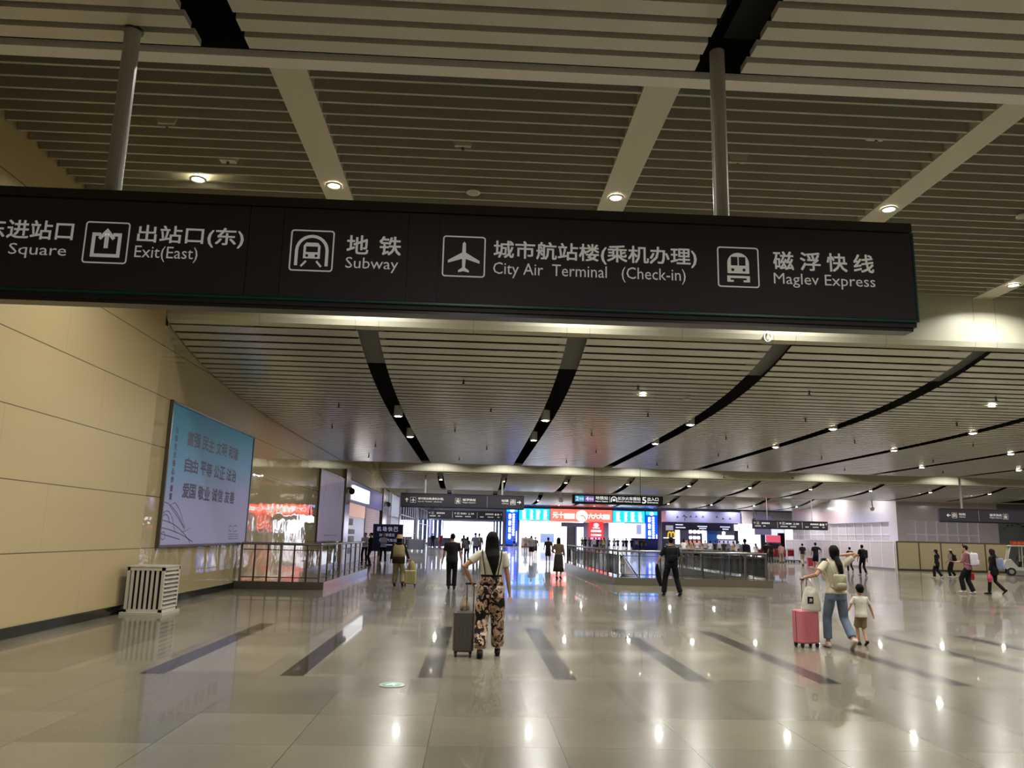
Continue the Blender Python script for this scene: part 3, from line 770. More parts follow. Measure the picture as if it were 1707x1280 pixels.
a.stroke(curve(lambda s: (.25+.25*cos(s), .45+.22*sin(s)), .2, 2.9), lw); a.stroke(curve(lambda s: (.22+.12*cos(s), .24+.08*sin(s)), 0, 6.2, 12), lw)
a.stroke(curve(lambda s: (1.3+.5*s, .33+.10*s*s), 0, 1, 5), .012)
on_poster(a, 'train_drawing'); a = Art(); a.cur = 1
a.stroke(curve(lambda s: (4.75+.16*cos(s), .42+.07*sin(s)), .8, 5.5), .02); a.stroke(curve(lambda s: (5.15+.18*cos(s), .42+.08*sin(s)), .5, 5.9), .02)
for k in range(3): a.rect(4.6, .27-.06*k, 5.5, .285-.06*k)
on_poster(a, 'corner_emblem')
PM2 = poster_mat('poster_pale', [(0, '#a79cbc'), (.28, '#b3a6c4'), (.30, '#c9bcd4'), (1, '#b9b2c6')], 1.1, 4.1)
t = wall_poster('pale lilac poster with faint ink marks, behind the railing by the stone pillar', 32.8, 39.0, 1.1, 4.1, PM2)
a = Art()
for y0, hgt in ((1.1, .7), (1.4, .4), (4.9, .9), (5.1, .5), (4.6, .3)):
    a.stroke(curve(lambda s: (y0+.12*sin(s*5), 2.5-hgt*s), 0, 1, 8), .04)
a.rect(1.5, .28, 4.9, .31)
a.place('ink_marks', mat('poster_ink', '#7d7690', .5), t, (.058, 0, 0), (0, 1, 0), (0, 0, 1))

# ================================================================== SHOP AND PILLARS ON THE LEFT
STONE = mat('pillar_stone', '#8f8676', .2)
structure('wall_left_pillar', MB().box(XL-.25, XL+.12, 39.15, 40.6, 0, 4.6).box(XL-.25, XL+.12, 55.6, 57.6, 0, 4.6), STONE)
structure('wall_left_shop', MB().box(XL-.5, XL-.25, 40.6, 55.6, 0, 4.4), mat('shop_back', '#a09aac', .5))
t = thing('shop_front', 'shop front on the left with a blue fascia and a glowing white name board', 'shop', (XL, 40.6, 0))
MB().box(-.2, .06, .05, 14.9, 3.05, 4.2).build('fascia', mat('fascia_blue', '#45459a', .3), t)
MB().box(.06, .16, .8, 7.2, 3.22, 3.95).build('light_box', mat('shop_light_box', '#ffffff', .4, emit=2.2), t)
MB().box(-.2, .02, 6.9, 13.9, 0, 3.05).build('shutter', mat('shutter_pink', '#b9a0b2', .5), t)
s = MB()
for k in range(24): s.box(.02, .035, 6.95, 13.85, .1+k*.12, .16+k*.12)
s.build('shutter_slats', mat('shutter_pale', '#d6c4d2', .5), t)
d = MB().box(-.2, 0, .1, 6.7, 0, 2.35).build('door', mat('shop_door', '#54587a', .3), t)
MB().box(-.22, .01, .1, 6.7, 2.35, 3.05).build('transom', mat('transom_glow', '#e7b9a8', .5, emit=.55), t)
n_ = MB()
for y, z, w, h in ((.6, 1.9, 1.6, .35), (.6, 1.45, 2.4, .25), (.7, .95, 2.2, .4), (.7, .45, 1.3, .3)): n_.box(0, .012, y, y+w, z, z+h)
n_.build('notices', mat('notice_paper', '#d8dcf0', .6), t)
for y in (0, 14.92): MB().box(-.2, .08, y, y+.06, 0, 4.2).build('frame_post', DSTEEL, t)
# upright white fins and glowing panel past the shop
f = MB()
for k in range(9): f.box(XL-.05, XL+.18, 60.8+.75*k, 60.92+.75*k, 0, 4.5)
f.box(XL-.05, XL+.1, 60.6, 67.2, 2.75, 2.85)
structure('trim_5', f, MULL)
MB_ = MB().box(XL-.22, XL-.2, 60.6, 67.2, 0, 4.6); o = structure('window_5', MB_, THIN)
t = thing('bus_sign_board', 'navy standing board about the airport express bus, behind the white-shirted staff', 'sign', (-4.55, 43.2, 0))
MB().box(-.72, .80, -.03, .05, .62, 1.97).build('board', mat('board_navy', '#191a52', .4), t)
MB().box(-.76, .84, -.04, .06, .58, .64).box(-.76, .84, -.04, .06, 1.95, 2.01).box(-.76, -.70, -.04, .06, .58, 2.01).box(.78, .84, -.04, .06, .58, 2.01).build('frame', mat('board_frame', '#4d5070', .3, metal=.6), t)
for s in (-.6, .68): MB().box(s-.03, s+.03, -.02, .03, 0, .6).box(s-.04, s+.04, -.22, .25, 0, .04).build('leg', DSTEEL, t)
a = Art()
for k, ch in enumerate('机场快巴'): a.text(ch, -.56+.30*k, 1.63, .22, .24, .03)
a.place('title', mat('board_white', '#d8dcff', .5, emit=.2), t, (0, -.034, 0)); a = Art()
a.text('20分钟直达', -.42, 1.36, .82, .17, .012); a.place('second_line', MATS['board_white'], t, (0, -.034, 0)); a = Art(); a.text('长途汽车站', -.42, 1.08, .95, .17, .012); a.rect(-.1, .90, .3, .95)
a.place('third_line', MATS['board_white'], t, (0, -.034, 0))

# louvred white box by the wall
t = thing('louvred_vent_box', 'white louvred metal vent box standing on the floor against the cream wall', 'vent box', (-5.88, 15.3, 0))
x0, x1, y0, y1, H = -.33, .33, -.36, .42, .84
MB().box(x0-.05, x1+.05, y0-.05, y1+.03, 0, .05).build('plinth', mat('vent_white', '#c4beb0', .45), t)
VW = MATS['vent_white']
fr = MB()
for x in (x0, x1-.05):
    for y in (y0, y1-.05): fr.box(x, x+.05, y, y+.05, .05, H)
fr.box(x0, x1, y0, y0+.05, .05, .10).box(x0, x1, y0, y0+.05, H-.06, H).box(x1-.05, x1, y0, y1, H-.06, H).box(x1-.05, x1, y0, y1, .05, .10); fr.build('frame', VW, t)
MB().box(x0-.01, x1+.01, y0-.01, y1+.01, H, H+.02).build('lid', VW, t)
MB().box(x0+.08, x1-.09, y0+.09, y1-.08, .05, H-.02).build('core', BLACK, t)
for k in range(6): MB().box(x0+.075+k*.088, x0+.12+k*.088, y0+.005, y0+.03, .09, H-.05).build('front_slat', VW, t)
for k in range(9):
    z = .12+k*.075
    MB().add([(x1-.06, y0+.05, z+.035), (x1+.012, y0+.05, z-.012), (x1+.012, y1-.05, z-.012), (x1-.06, y1-.05, z+.035), (x1-.06, y0+.05, z+.047), (x1+.012, y0+.05, z+.0), (x1+.012, y1-.05, z+.0), (x1-.06, y1-.05, z+.047)],
             [(0, 1, 2, 3), (7, 6, 5, 4), (0, 4, 5, 1), (1, 5, 6, 2), (2, 6, 7, 3), (3, 7, 4, 0)]).build('side_louvre', VW, t)
t = thing('floor_exit_marker', 'round steel floor light with a green running-man exit mark', 'floor light', (-.784, 8.65, 0))
MB().cyl((0, 0), .135, .0005, .006, 28).build('steel_ring', STEEL, t); MB().cyl((0, 0), .10, .006, .008, 28).build('green_lens', mat('exit_green', '#0c7a52', .3, emit=.25), t)
a = Art(); a.cur = 0
a.disc(.012, .055, .012); a.poly([(-.02, .04), (.02, .04), (.025, 0), (-.01, -.01)]); a.stroke([(0, 0), (.03, -.03), (.02, -.07)], .014); a.stroke([(-.005, -.005), (-.035, -.03), (-.06, -.035)], .014); a.stroke([(-.015, .035), (-.05, .01)], .01); a.stroke([(.02, .035), (.05, .015)], .01)
a.place('running_figure', mat('exit_white', '#dff5e8', .4, emit=.4), t, (0, 0, .0085), (1, 0, 0), (0, 1, 0))

# ================================================================== STAIR RAILINGS
def railing(label, name, x0, x1, y0, y1, sides, top, curb, step, glass=False):
    """sides: list of ((xa,ya),(xb,yb), spacing)"""
    t = thing(name, label, 'railing', ((x0+x1)/2, y0, 0)); ox, oy = (x0+x1)/2, y0
    cb, tr, lr, gl = MB(), MB(), MB(), MB()
    for (a, b, sp) in sides:
        ax, ay, bx, by = a[0]-ox, a[1]-oy, b[0]-ox, b[1]-oy
        dx, dy = bx-ax, by-ay; L = math.hypot(dx, dy); ux, uy = dx/L, dy/L
        hor = abs(dx) > abs(dy)
        mn, mx_ = min(ax, bx), max(ax, bx); mny, mxy = min(ay, by), max(ay, by)
        if hor: cb.box(mn-.16, mx_+.16, ay-.16, ay+.16, 0, curb)
        else: cb.box(ax-.16, ax+.16, mny+.16, mxy+.1, 0, curb)
        tr.tube([(ax, ay, top), (bx, by, top)], [.038, .038], 10)
        for zz in (curb+.10, top-.16): lr.tube([(ax, ay, zz), (bx, by, zz)], [.014, .014], 6)
        n = max(1, round(L/sp))
        for k in range(n+1):
            if k == n and (a, b, sp) is not sides[-1]: continue
            px, py = ax+dx*k/n, ay+dy*k/n
            big = .032 if k % 3 == 0 else .02
            MB().box(px-big, px+big, py-big, py+big, curb, top-.02).build('post', STEEL if k % 3 == 0 else DSTEEL, t)
        if glass:
            if hor: gl.box(mn+.05, mx_-.05, ay-.006, ay+.006, curb+.08, top-.12)
            else: gl.box(ax-.006, ax+.006, mny+.05, mxy-.05, curb+.08, top-.12)
    cb.build('curb', CURB, t); tr.build('handrail', STEEL, t, True); lr.build('lower_rails', DSTEEL, t, True)
    if glass: gl.build('glass_panel', GLASS, t)
    return t
h = RAILS[0]
railing('steel stair railing on a stone kerb against the left wall', 'stair_railing', h[0], h[1], h[2], h[3], [((h[0]+.12, h[2]), (h[1], h[2]), .34), ((h[1], h[2]), (h[1], h[3]), 1.05)], 1.19, .2, .3)
h = RAILS[1]
railing('steel and glass railing round the stairwell behind the man in black', 'stair_railing', h[0], h[1], h[2], h[3], [((h[0], h[3]), (h[0], h[2]), 1.0), ((h[0], h[2]), (h[1], h[2]), .72), ((h[1], h[2]), (h[1], h[3]), 1.3)], 1.13, .25, .3, True)
t = thing('stair_handrail', 'glass balustrade sloping down into the stairwell behind the man in black', 'handrail', (6.6, 26.0, 0))
MB().tube([(0, 9.5, 1.0), (0, 3.0, -.6)], [.03, .03], 8).build('rail', STEEL, t, True)
g = MB(); g.add([(-.006, 9.5, .9), (-.006, 3.0, -.7), (-.006, 3.0, -1.5), (-.006, 9.5, .1), (.006, 9.5, .9), (.006, 3.0, -.7), (.006, 3.0, -1.5), (.006, 9.5, .1)], [(0, 1, 2, 3), (7, 6, 5, 4), (0, 4, 5, 1), (3, 2, 6, 7), (0, 3, 7, 4), (1, 5, 6, 2)]); g.build('glass_panel', GLASS, t)
t = thing('information_totem', 'slim lilac information panel on two posts at the left corner of the glass railing', 'sign', (5.5, 44.6, 0))
MB().box(-.16, .2, -.04, .04, .55, 2.12).build('panel', mat('totem_lilac', '#b3aed0', .3), t)
for x in (-.18, .22): MB().cyl((x, 0), .03, 0, 2.15, 12).cyl((x, 0), .09, 0, .03, 12).build('post', DSTEEL, t)

# ================================================================== SCREENS AND SHOPS AT THE FAR END
def led(name, col, e): return mat(name, col, .5, emit=e)
LB = led('led_blue', (.003, .05, 1, 1), 2.3); LC = led('led_cyan', (.01, .33, 1, 1), 2.6); LO = led('led_coral', (1, .085, .06, 1), 3.0); LR = led('led_red', (1, .025, .04, 1), 1.6)
LW = led('led_white', '#ffffff', 2.0); LT = led('led_teal_light', '#7df0f0', 1.2); LP = led('led_pink', '#f2a8e0', .9); LY = led('led_cream', '#fff3c4', 1.4)
SCRF = mat('screen_frame', '#1a1b2a', .4)
YF = 121.47
def screen(name, label, x0, x1, z0, z1, m):
    t = thing(name, label, 'screen', ((x0+x1)/2, YF, z0)); w = (x1-x0)/2
    MB().box(-w-.02, w+.02, .02, .5, -.08, z1-z0+.08).build('casing', SCRF, t)
    MB().box(-w, w, -.01, .02, 0, z1-z0).build('display', m, t); return t, w, z1-z0
for sgn, (xa, xb, who) in enumerate(((7.05, 11.75, 'left'), (21.5, 26.45, 'right'))):
    t, w, h = screen('departure_screen', 'cyan timetable screen %s of the coral banner screen' % who, xa, xb, 3.95, 5.72, LC)
    a = Art()
    for c0, c1 in ((.10, .24), (.36, .46), (.56, .70), (.80, .92)):
        for r in range(9):
            x = -w+2*w*c0; e = -w+2*w*c1*random.uniform(.97, 1.) if False else -w+2*w*(c0+(c1-c0)*random.uniform(.7, 1))
            a.rect(x, h*(.08+.095*r), e, h*(.08+.095*r)+.10)
    a.cur = 1; a.rect(-w, 0, w, .09)
    a.place('table_rows', [LW, LT], t, (0, -.012, 0))
t, w, h = screen('banner_screen', 'long coral screen with white characters and an arch emblem over the exit', 11.85, 21.4, 3.95, 5.75, LO)
a = Art()
a.text('元十', -w+.35, .42, 1.7, .95, .02); a.rect(-w+2.1, .38, -w+3.75, 1.15)
a.text('六六大', 1.1, .42, 2.2, .80, .03); a.rect(3.35, .40, 4.4, 1.12)
a.cur = 0; a.disc(.08, .82, .92, .86, 28); a.lay = 1; a.cur = 1
a.poly([(-.0+.62*cos(q*pi/12), .25+.62*sin(q*pi/12)) for q in range(13)]); a.cur = 2
a.lay = 2; a.stroke([(-.0+.66*cos(q*pi/12), .25+.66*sin(q*pi/12)) for q in range(0, 8)], .12)
a.place('characters', [LW, LY, led('led_wine', '#b02a50', .6)], t, (0, -.012, 0))
for xa, xb, who in ((5.15, 6.85, 'left'), (26.6, 28.4, 'right')):
    t, w, h = screen('column_screen', 'tall blue column screen with white upright lettering at the %s of the exit' % who, xa, xb, .25, 5.72, LB)
    a = Art()
    a.cur = 1; a.rect(-w, h-.55, w, h); a.cur = 0; a.disc(0, h-.35, .36, .28)
    for k in range(4): a.poly(a.rrect(-w*.62, h-1.65-1.0*k, -w*.15, h-.85-1.0*k, .12))
    for k in range(9): a.poly(a.rrect(w*.05, h-1.12-.38*k, w*.5, h-.82-.38*k, .1))
    a.rect(w*.75, .3, w*.92, 2.0)
    a.cur = 2; a.rect(-w, 0, w, .5)
    a.place('upright_lettering', [LW, LC, led('led_navy', '#0b3fae', .9)], t, (0, -.012, 0))
t = thing('red_pillar_sign', 'red lit panel with white text bars on the pillar amid the exit', 'sign', (18.9, 121.5, 1.3))
MB().box(-1.05, 1.05, -.15, 0, 0, 2.62).build('panel', LR, t)
a = Art(); a.disc(0, 2.15, .42, .32); a.rect(-.55, 1.62, .55, 1.80); a.rect(-.8, 1.1, .8, 1.42); a.rect(-.8, .52, .8, .8); a.cur = 1; a.rect(-.85, 0, .85, .3)
a.place('text_bars', [led('led_offwhite', '#ffe0dc', 1.1), LP], t, (0, -.155, 0))
t = thing('exit_portal', 'grey portal frame of the exit doors left of the red pillar sign', 'portal', (15.4, 121.0, 0))
MB().box(-1.9, 1.6, 0, .5, 3.1, 3.75).build('lintel', mat('portal_grey', '#6f6d92', .4), t); MB().box(.0, .5, 0, .4, 0, 3.1).build('post', MATS['portal_grey'], t)
t = thing('stand_sign_board', 'pale blue board standing outside the left half of the exit', 'sign', (11.0, 117.0, 0))
MB().box(-1.0, 1.0, 0, .1, .7, 2.0).build('board', mat('board_paleblue', '#8fa6d8', .5, emit=.25), t)
for x in (-.8, .8): MB().box(x-.04, x+.04, .02, .08, 0, .7).build('leg', DSTEEL, t)
t = thing('vending_stand', 'pinkish cabinet at the foot of the left column screen', 'cabinet', (8.0, 116.0, 0))
MB().rbox(-.85, .85, -.4, .4, .15, 1.35, .06).build('body', mat('stand_pink', '#b89aa6', .5), t); MB().box(-.85, .85, -.4, .4, 0, .15).build('plinth', mat('stand_base', '#6a3440', .5), t)
t = thing('kiosk_counter', 'navy kiosk counter at the foot of the right column screen', 'counter', (24.3, 112.0, 0))
MB().box(-1.8, 1.8, -.5, .5, .1, 1.55).build('body', mat('kiosk_navy', '#4a57b4', .4), t); MB().box(-1.85, 1.85, -.55, .55, 1.55, 1.62).build('top', mat('kiosk_top', '#5a5f8e', .3), t); MB().box(-1.7, 1.7, -.4, .4, 0, .1).build('plinth', BLACK, t)
t = thing('utility_building', 'pale building outside the exit, right of the open doors', 'building', (29.6, 140.0, -.02))
MB().box(-1.6, 1.3, 0, 6, 0, 4.8).build('wall', mat('building_pale', '#b8b4cc', .7), t); MB().box(-.6, .2, -.02, .1, 2.4, 4.0).build('window', mat('building_window', '#6f7590', .3), t)

# food counters on the right
YS = 100.0
t = thing('food_court_front', 'row of lit food counters with a dark menu board, right of the blue column screen', 'shop', (24.5, YS, 0))
MB().box(0, 9.6, .1, 2.5, 3.75, 5.15).build('mural_fascia', mat('fascia_lilac', '#8d8bb4', .3), t)
MB().box(0, 9.6, 2.4, 2.6, 0, 3.75).build('back_wall', mat('court_back', '#55567a', .5), t)
MB().box(.95, 8.7, -.05, .15, 2.75, 3.72).build('menu_board', mat('menu_navy', '#15162c', .3), t)
a = Art()
for k in range(9):
    x = 1.3+.85*k+random.uniform(-.1, .1); z = 4.25+random.uniform(-.1, .15)
    if k == 1: a.poly([(x, z), (x+.25, z+.35), (x+.5, z+.1), (x+.75, z+.05), (x+.5, z-.15), (x+.3, z+.05)]); a.rect(x+.3, z-.5, x+.4, z-.1)
    elif k != 5: a.poly([(x, z), (x+.3, z+.02), (x+.25, z+.22), (x+.05, z+.25)])
a.place('ink_marks', mat('fascia_ink', '#44446e', .5), t, (0, .095, 0))
a = Art()
for x, z, w in ((1.2, 3.35, 1.1), (1.2, 3.0, 1.3), (4.0, 3.2, 1.4), (4.2, 2.95, 1.0), (6.9, 3.2, 1.3), (7.2, 2.92, .9)):
    for k in range(int(w/.16)): a.rect(x+.16*k, z, x+.12+.16*k, z+.13)
a.place('menu_text', led('menu_white', '#dfe4ff', .7), t, (0, -.055, 0))
GLOW = led('sign_glow', '#ffffff', 2.4)
for k, (x, z, r_) in enumerate([(3.1+.52*i, 2.58, .22) for i in range(4)]+[(3.1+.5*i, 1.85, .2) for i in range(3)]+[(7.35, 2.5, .2)]+[(6.75+.42*i, 2.0, .24) for i in range(5)]):
    MB().rbox(x-r_, x+r_, -.06, .06, z-r_, z+r_, r_*.6, 3, 'y').build('glow_letter', GLOW, t)
for x, z0, z1 in ((1.15, .5, 2.75), (4.6, .5, 2.75)): MB().box(x, x+.55, -.05, .1, z0, z1).build('light_column', led('column_glow', '#ffffff', 1.8), t)
MB().box(5.35, 6.65, .05, .3, .4, 2.75).build('blue_booth', mat('booth_blue', '#27519a', .4, emit=.18), t)
MB().box(2.6, 4.5, .4, 1.0, .9, 1.5).build('display_case', mat('case_pink', '#d88b86', .4, emit=.35), t)
MB().box(6.7, 9.0, .4, 1.0, .5, 1.6).build('display_case', mat('case_lilac', '#b9b4d8', .4, emit=.4), t)
MB().box(0, .9, .05, .3, 2.7, 3.3).build('side_panel', mat('side_pale', '#b4b2c8', .4), t)
MB().box(0, 9.2, -.5, .3, 0, 1.0).build('counter', mat('court_counter', '#b7b0bd', .4), t)
MB().box(8.7, 9.6, -.2, .1, 2.85, 3.6).build('white_screen', led('white_screen', '#ffffff', 1.1), t)
t = thing('golden_arch_sign', 'yellow double-arch sign above the head of the man in black', 'sign', (24.88, YS-1.0, 1.80))
m = MB()
for s in (-1, 1):
    pts = [(s*.20+s*.20*cos(q*pi/12), 0, .25+.42*sin(q*pi/12)) for q in range(13)]
    pts = [(s*.42, 0, 0)]+pts+[(s*.02, 0, 0)]
    m.tube(pts, [(.05, .08)]*len(pts), 8, (0, 1, 0))
m.build('arches', mat('arch_yellow', '#f6c409', .4, emit=.75), t, True)
MB().box(-.95, .5, .05, .2, -.10, -.02).build('light_shelf', GLOW, t)
MB().cyl((0, .1), .03, -1.75, -.1, 8).build('post', DSTEEL, t)
# fascia, lit openings and stands further right
structure('wall_far_fascia', MB().box(34.3, 50, 100, 100.5, 3.55, 5.3).box(34.3, 35.0, 100, 100.5, 0, 3.55).box(42.4, 43.1, 100, 100.5, 0, 3.55).box(46, 60, 100, 100.5, 0, 5.3), PINKW)
def lit_panel(name, label, cat, x0, x1, y, z0, z1, m, d=.12):
    t = thing(name, label, cat, ((x0+x1)/2, y, 0)); w = (x1-x0)/2
    MB().box(-w, w, -d/2, d/2, z0, z1).build('panel', m, t)
    if z0 > .1: MB().box(-w*.8, -w*.8+.08, -.03, .03, 0 if z0 < 1.6 else z1, z0 if z0 < 1.6 else 6.08).box(w*.8-.08, w*.8, -.03, .03, 0 if z0 < 1.6 else z1, z0 if z0 < 1.6 else 6.08).build('support', DSTEEL, t)
    return t
lit_panel('light_wall', 'bright white lit wall right of the food counters', 'lit wall', 33.4, 36.2, 99.0, 0, 3.7, led('white_wall_glow', '#fff6f4', 1.5))
lit_panel('hanging_banner', 'pale blue hanging banner right of the food counters', 'banner', 33.9, 35.9, 94.5, 2.35, 4.6, mat('banner_blue', '#a9aee0', .5, emit=.18))
lit_panel('promo_billboard', 'pink and red billboard left of the black column', 'billboard', 34.3, 36.0, 92., .8, 2.3, led('billboard_red', '#f0647c', .75))
lit_panel('window_display', 'bright bluish shop window between the red billboard and the black column', 'shop window', 37.0, 39.4, 99.4, .9, 3.2, led('window_glow', '#dde4ff', 1.1))
lit_panel('bright_doorway', 'glaring white doorway right of the black column', 'doorway', 39.6, 42.3, 99.6, .0, 3.3, led('door_glow', '#ffffff', 1.9))
t = thing('black_column', 'black advertising column standing before the glaring doorway', 'column', (36.7, 93.5, 0)); MB().box(-.35, .35, -.2, .2, .1, 2.6).build('body', RUBBER, t); MB().box(-.45, .45, -.3, .3, 0, .1).build('base', DSTEEL, t)
t = thing('ticket_machine', 'grey ticket machine left of the black column', 'machine', (33.6, 88., 0)); MB().rbox(-.75, .75, -.3, .3, .05, 1.5, .05).build('body', mat('machine_grey', '#66687c', .4), t); MB().box(-.5, .5, -.32, -.29, .8, 1.35).build('screen', mat('machine_screen', '#30344a', .2), t); MB().box(-.7, .7, -.28, .28, 0, .05).build('base', BLACK, t)

# hoardings on the right
def hoarding(name, label, pts, H, n, m, cap, base):
    (xa, ya), (xb, yb) = pts; t = thing(name, label, 'hoarding', (xa, ya, 0)); dx, dy = xb-xa, yb-ya
    L = math.hypot(dx, dy); an = math.atan2(dy, dx); t.rotation_euler = (0, 0, an)
    for k in range(n): MB().box(L*k/n+.03, L*(k+1)/n-.03, -.03, .03, .10, H-.03).build('panel', m, t)
    for k in range(n+1): MB().box(L*k/n-.035, L*k/n+.035, -.045, .045, 0, H).build('post', cap, t)
    MB().box(0, L, -.05, .05, H-.04, H+.02).build('top_rail', cap, t); MB().box(0, L, -.06, .06, 0, .12).build('base_rail', base, t)
hoarding('beige_hoarding', 'beige panel hoarding across the right side, behind the two girls in black', ((26.15, 48.2), (32.6, 47.4)), 1.76, 5, mat('hoard_beige', '#9c8f70', .4), mat('hoard_cap', '#4b3d2c', .5), mat('hoard_base', '#33291f', .5))
hoarding('white_hoarding', 'long white panel hoarding running away at the right, behind the man with the black backpack', ((26.5, 66.5), (26.1, 48.4)), 1.76, 12, mat('hoard_white', '#c6bac0', .3), mat('hoard_white_cap', '#ece6ec', .3), mat('hoard_grey', '#77727a', .4))
t = thing('ticket_barrier', 'low grey barrier in front of the left windows', 'barrier', (-5.1, 72, 0))
MB().box(-.7, .9, -.15, .15, .15, 1.0).build('panel', mat('barrier_grey', '#6b6a70', .4), t); MB().tube([(-.75, 0, 1.05), (.95, 0, 1.05)], [.03, .03], 8).build('rail', STEEL, t, True)
for x in (-.65, .85): MB().box(x-.03, x+.03, -.2, .2, 0, 1.05).build('post', DSTEEL, t)
t = thing('queue_fence', 'long grey queue fence before the left exit', 'barrier', (-4.0, 98, 0))
MB().box(-1.4, 1.6, -.1, .1, .1, 1.15).build('panel', mat('fence_dark', '#4b4a55', .4), t)
for x in (-1.4, 0, 1.6): MB().cyl((x, 0), .04, 0, 1.3, 8).build('post', DSTEEL, t)

# ================================================================== PEOPLE
def rotx(p, a, c):
    y, z = p.y-c.y, p.z-c.z
    return Vector((p.x, c.y+y*cos(a)-z*sin(a), c.z+y*sin(a)+z*cos(a)))
def ik(a, b, l1, l2, pole):
    d = b-a; L = d.length
    if L > (l1+l2)*.999: b = a+d*((l1+l2)*.999/L); d = b-a; L = d.length
    q = (l1*l1-l2*l2+L*L)/(2*L); h = math.sqrt(max(l1*l1-q*q, 0)); u = d/L
    p = Vector(pole)-u*Vector(pole).dot(u); p.normalize()
    return a+u*q+p*h, b
def person(label, loc, h, rz=0., vox=.016, lean=0., hip=.92, feet=((0, .14, 0, 0), (0, -.16, .05, .5)), hands=(None, None), poles=((-.5, -1, -.2), (.5, -1, -.2)),
           top='#d8d4c8', sleeve=.62, hem=.86, bottom='trousers', bcol='#20242e', blen=.03, wide=1., shoe='#1a1a1c', hair='short', haircol=None, hat=None, female=False, bulk=1.,
           headscale=1., turn=0., hold=None, skin=None, group=None, mats=None, face=False):
    """figure facing local +Y, built 1.70 m tall and scaled; feet = (dx, dy, dz, pitch) per side"""
    mats = mats or {}
    t = thing('person', label, 'person', loc, rz, group)
    C = Vector((0, 0, hip)); UP = lambda p: rotx(Vector(p)+Vector((0, 0, hip-.92)), -lean, C)
    sw = .165 if female else .185; hw = .094
    sk = skin or SKIN
    # joints
    leg = []
    for i, s in enumerate((-1, 1)):
        dx, dy, dz, pt = feet[i]; hp = Vector((s*.088, 0, hip-.02)); an = Vector((s*.088+dx, dy, .085+dz))
        kn, an = ik(hp, an, .425, .42, (s*.08, 1, 0)); leg.append((hp, kn, an, pt))
    arm = []
    for i, s in enumerate((-1, 1)):
        sh = UP((s*sw, -.005, 1.395)); wr = hands[i]
        wr = Vector(wr) if wr is not None else UP((s*(sw+.075), .06, .87))
        el, wr = ik(sh, wr, .285, .25, poles[i]); arm.append((sh, el, wr))
    hs = headscale
    def HD(p): return UP(Vector((0, .012, 1.50))+Vector((p[0]*cos(turn)-p[1]*sin(turn), p[0]*sin(turn)+p[1]*cos(turn), p[2]))*hs)
    fem = [(.80, .10, .085, 0), (.86, .168, .115, -.01), (.93, .172, .118, -.012), (1.0, .150, .100, 0), (1.07, .126, .088, 0), (1.17, .140, .098, .004), (1.28, .156, .108, .006), (1.36, .158, .092, 0), (1.42, .105, .070, -.005), (1.46, .058, .055, -.005)]
    mal = [(.80, .10, .085, 0), (.86, .160, .112, -.005), (.93, .163, .112, -.006), (1.0, .155, .105, 0), (1.08, .150, .102, 0), (1.18, .162, .108, .004), (1.29, .178, .114, .006), (1.37, .176, .098, 0), (1.42, .125, .075, -.005), (1.46, .064, .060, -.005)]
    prof_ = fem if female else mal
    def torso(m, zlo, zhi, e, taper=0., n=20):
        rs = []; zs = sorted([zlo, zhi]+[q[0] for q in prof_ if zlo < q[0] < zhi])
        for z in zs:
            for a, b in zip(prof_, prof_[1:]):
                if a[0] <= z <= b[0]+1e-6:
                    f = (z-a[0])/(b[0]-a[0]); rx, ry, oy = [a[j]+(b[j]-a[j])*f for j in (1, 2, 3)]; break
            else: rx, ry, oy = prof_[0][1:] if z < .8 else prof_[-1][1:]
            if z < .86: rx, ry = max(rx, prof_[1][1]), max(ry, prof_[1][2])
            k = e+taper*max(0, (1.2-z))
            rs.append([UP((rx*bulk+k)*cos(2*pi*q/n)*Vector((1, 0, 0))+Vector((0, oy+(ry*bulk+k)*sin(2*pi*q/n), z))) for q in range(n)])
        m.rings(rs)
    # ---- body: one continuous skin surface
    b = MB(); torso(b, .80, 1.46, -.014)
    b.tube([UP((0, -.01, 1.40)), UP((0, .008, 1.47)), HD((0, .0, .03))], [.056, .050, .052], 12)
    b.ell(HD((0, 0, .105)), (.074*hs, .092*hs, .098*hs)); b.ell(HD((0, .022, .045)), (.056*hs, .068*hs, .062*hs))
    b.tube([HD((0, .085, .095)), HD((0, .112, .06)), HD((0, .09, .05))], [.012*hs, .015*hs, .012*hs], 8)
    for s in (-1, 1): b.ell(HD((s*.076, -.008, .085)), (.012*hs, .022*hs, .032*hs), 8, 6)
    for hp, kn, an, pt in leg:
        b.tube([hp, (hp+kn)/2, kn, kn+(an-kn)*.3, an], [.078, .066, .050, .052, .036], 12)
        d = Vector((0, cos(pt), -sin(pt))); u = Vector((0, sin(pt), cos(pt)))
        b.tube([an-d*.04-u*.035, an+d*.09-u*.045, an+d*.165-u*.055], [(.034, .032), (.040, .026), (.034, .016)], 10)
    for i, (sh, el, wr) in enumerate(arm):
        s = -1 if i == 0 else 1; f = .92 if female else 1.
        b.tube([sh, (sh+el)/2, el, el+(wr-el)*.35, wr], [.049*f, .044*f, .037*f, .038*f, .025*f], 12)
        d = (wr-el).normalized(); w = Vector((0, 1, 0))-d*d.y
        w = w.normalized() if w.length > .15 else Vector((1, 0, 0)); nrm = w.cross(d)*-1; nrm = nrm if nrm.x*s < 0 else -nrm
        cl = .9 if hold and hold[i] else .35
        pe = wr+d*.085; b.tube([wr, wr+d*.045, pe], [(.026, .018), (.038, .016), (.040, .014)], 10, w)
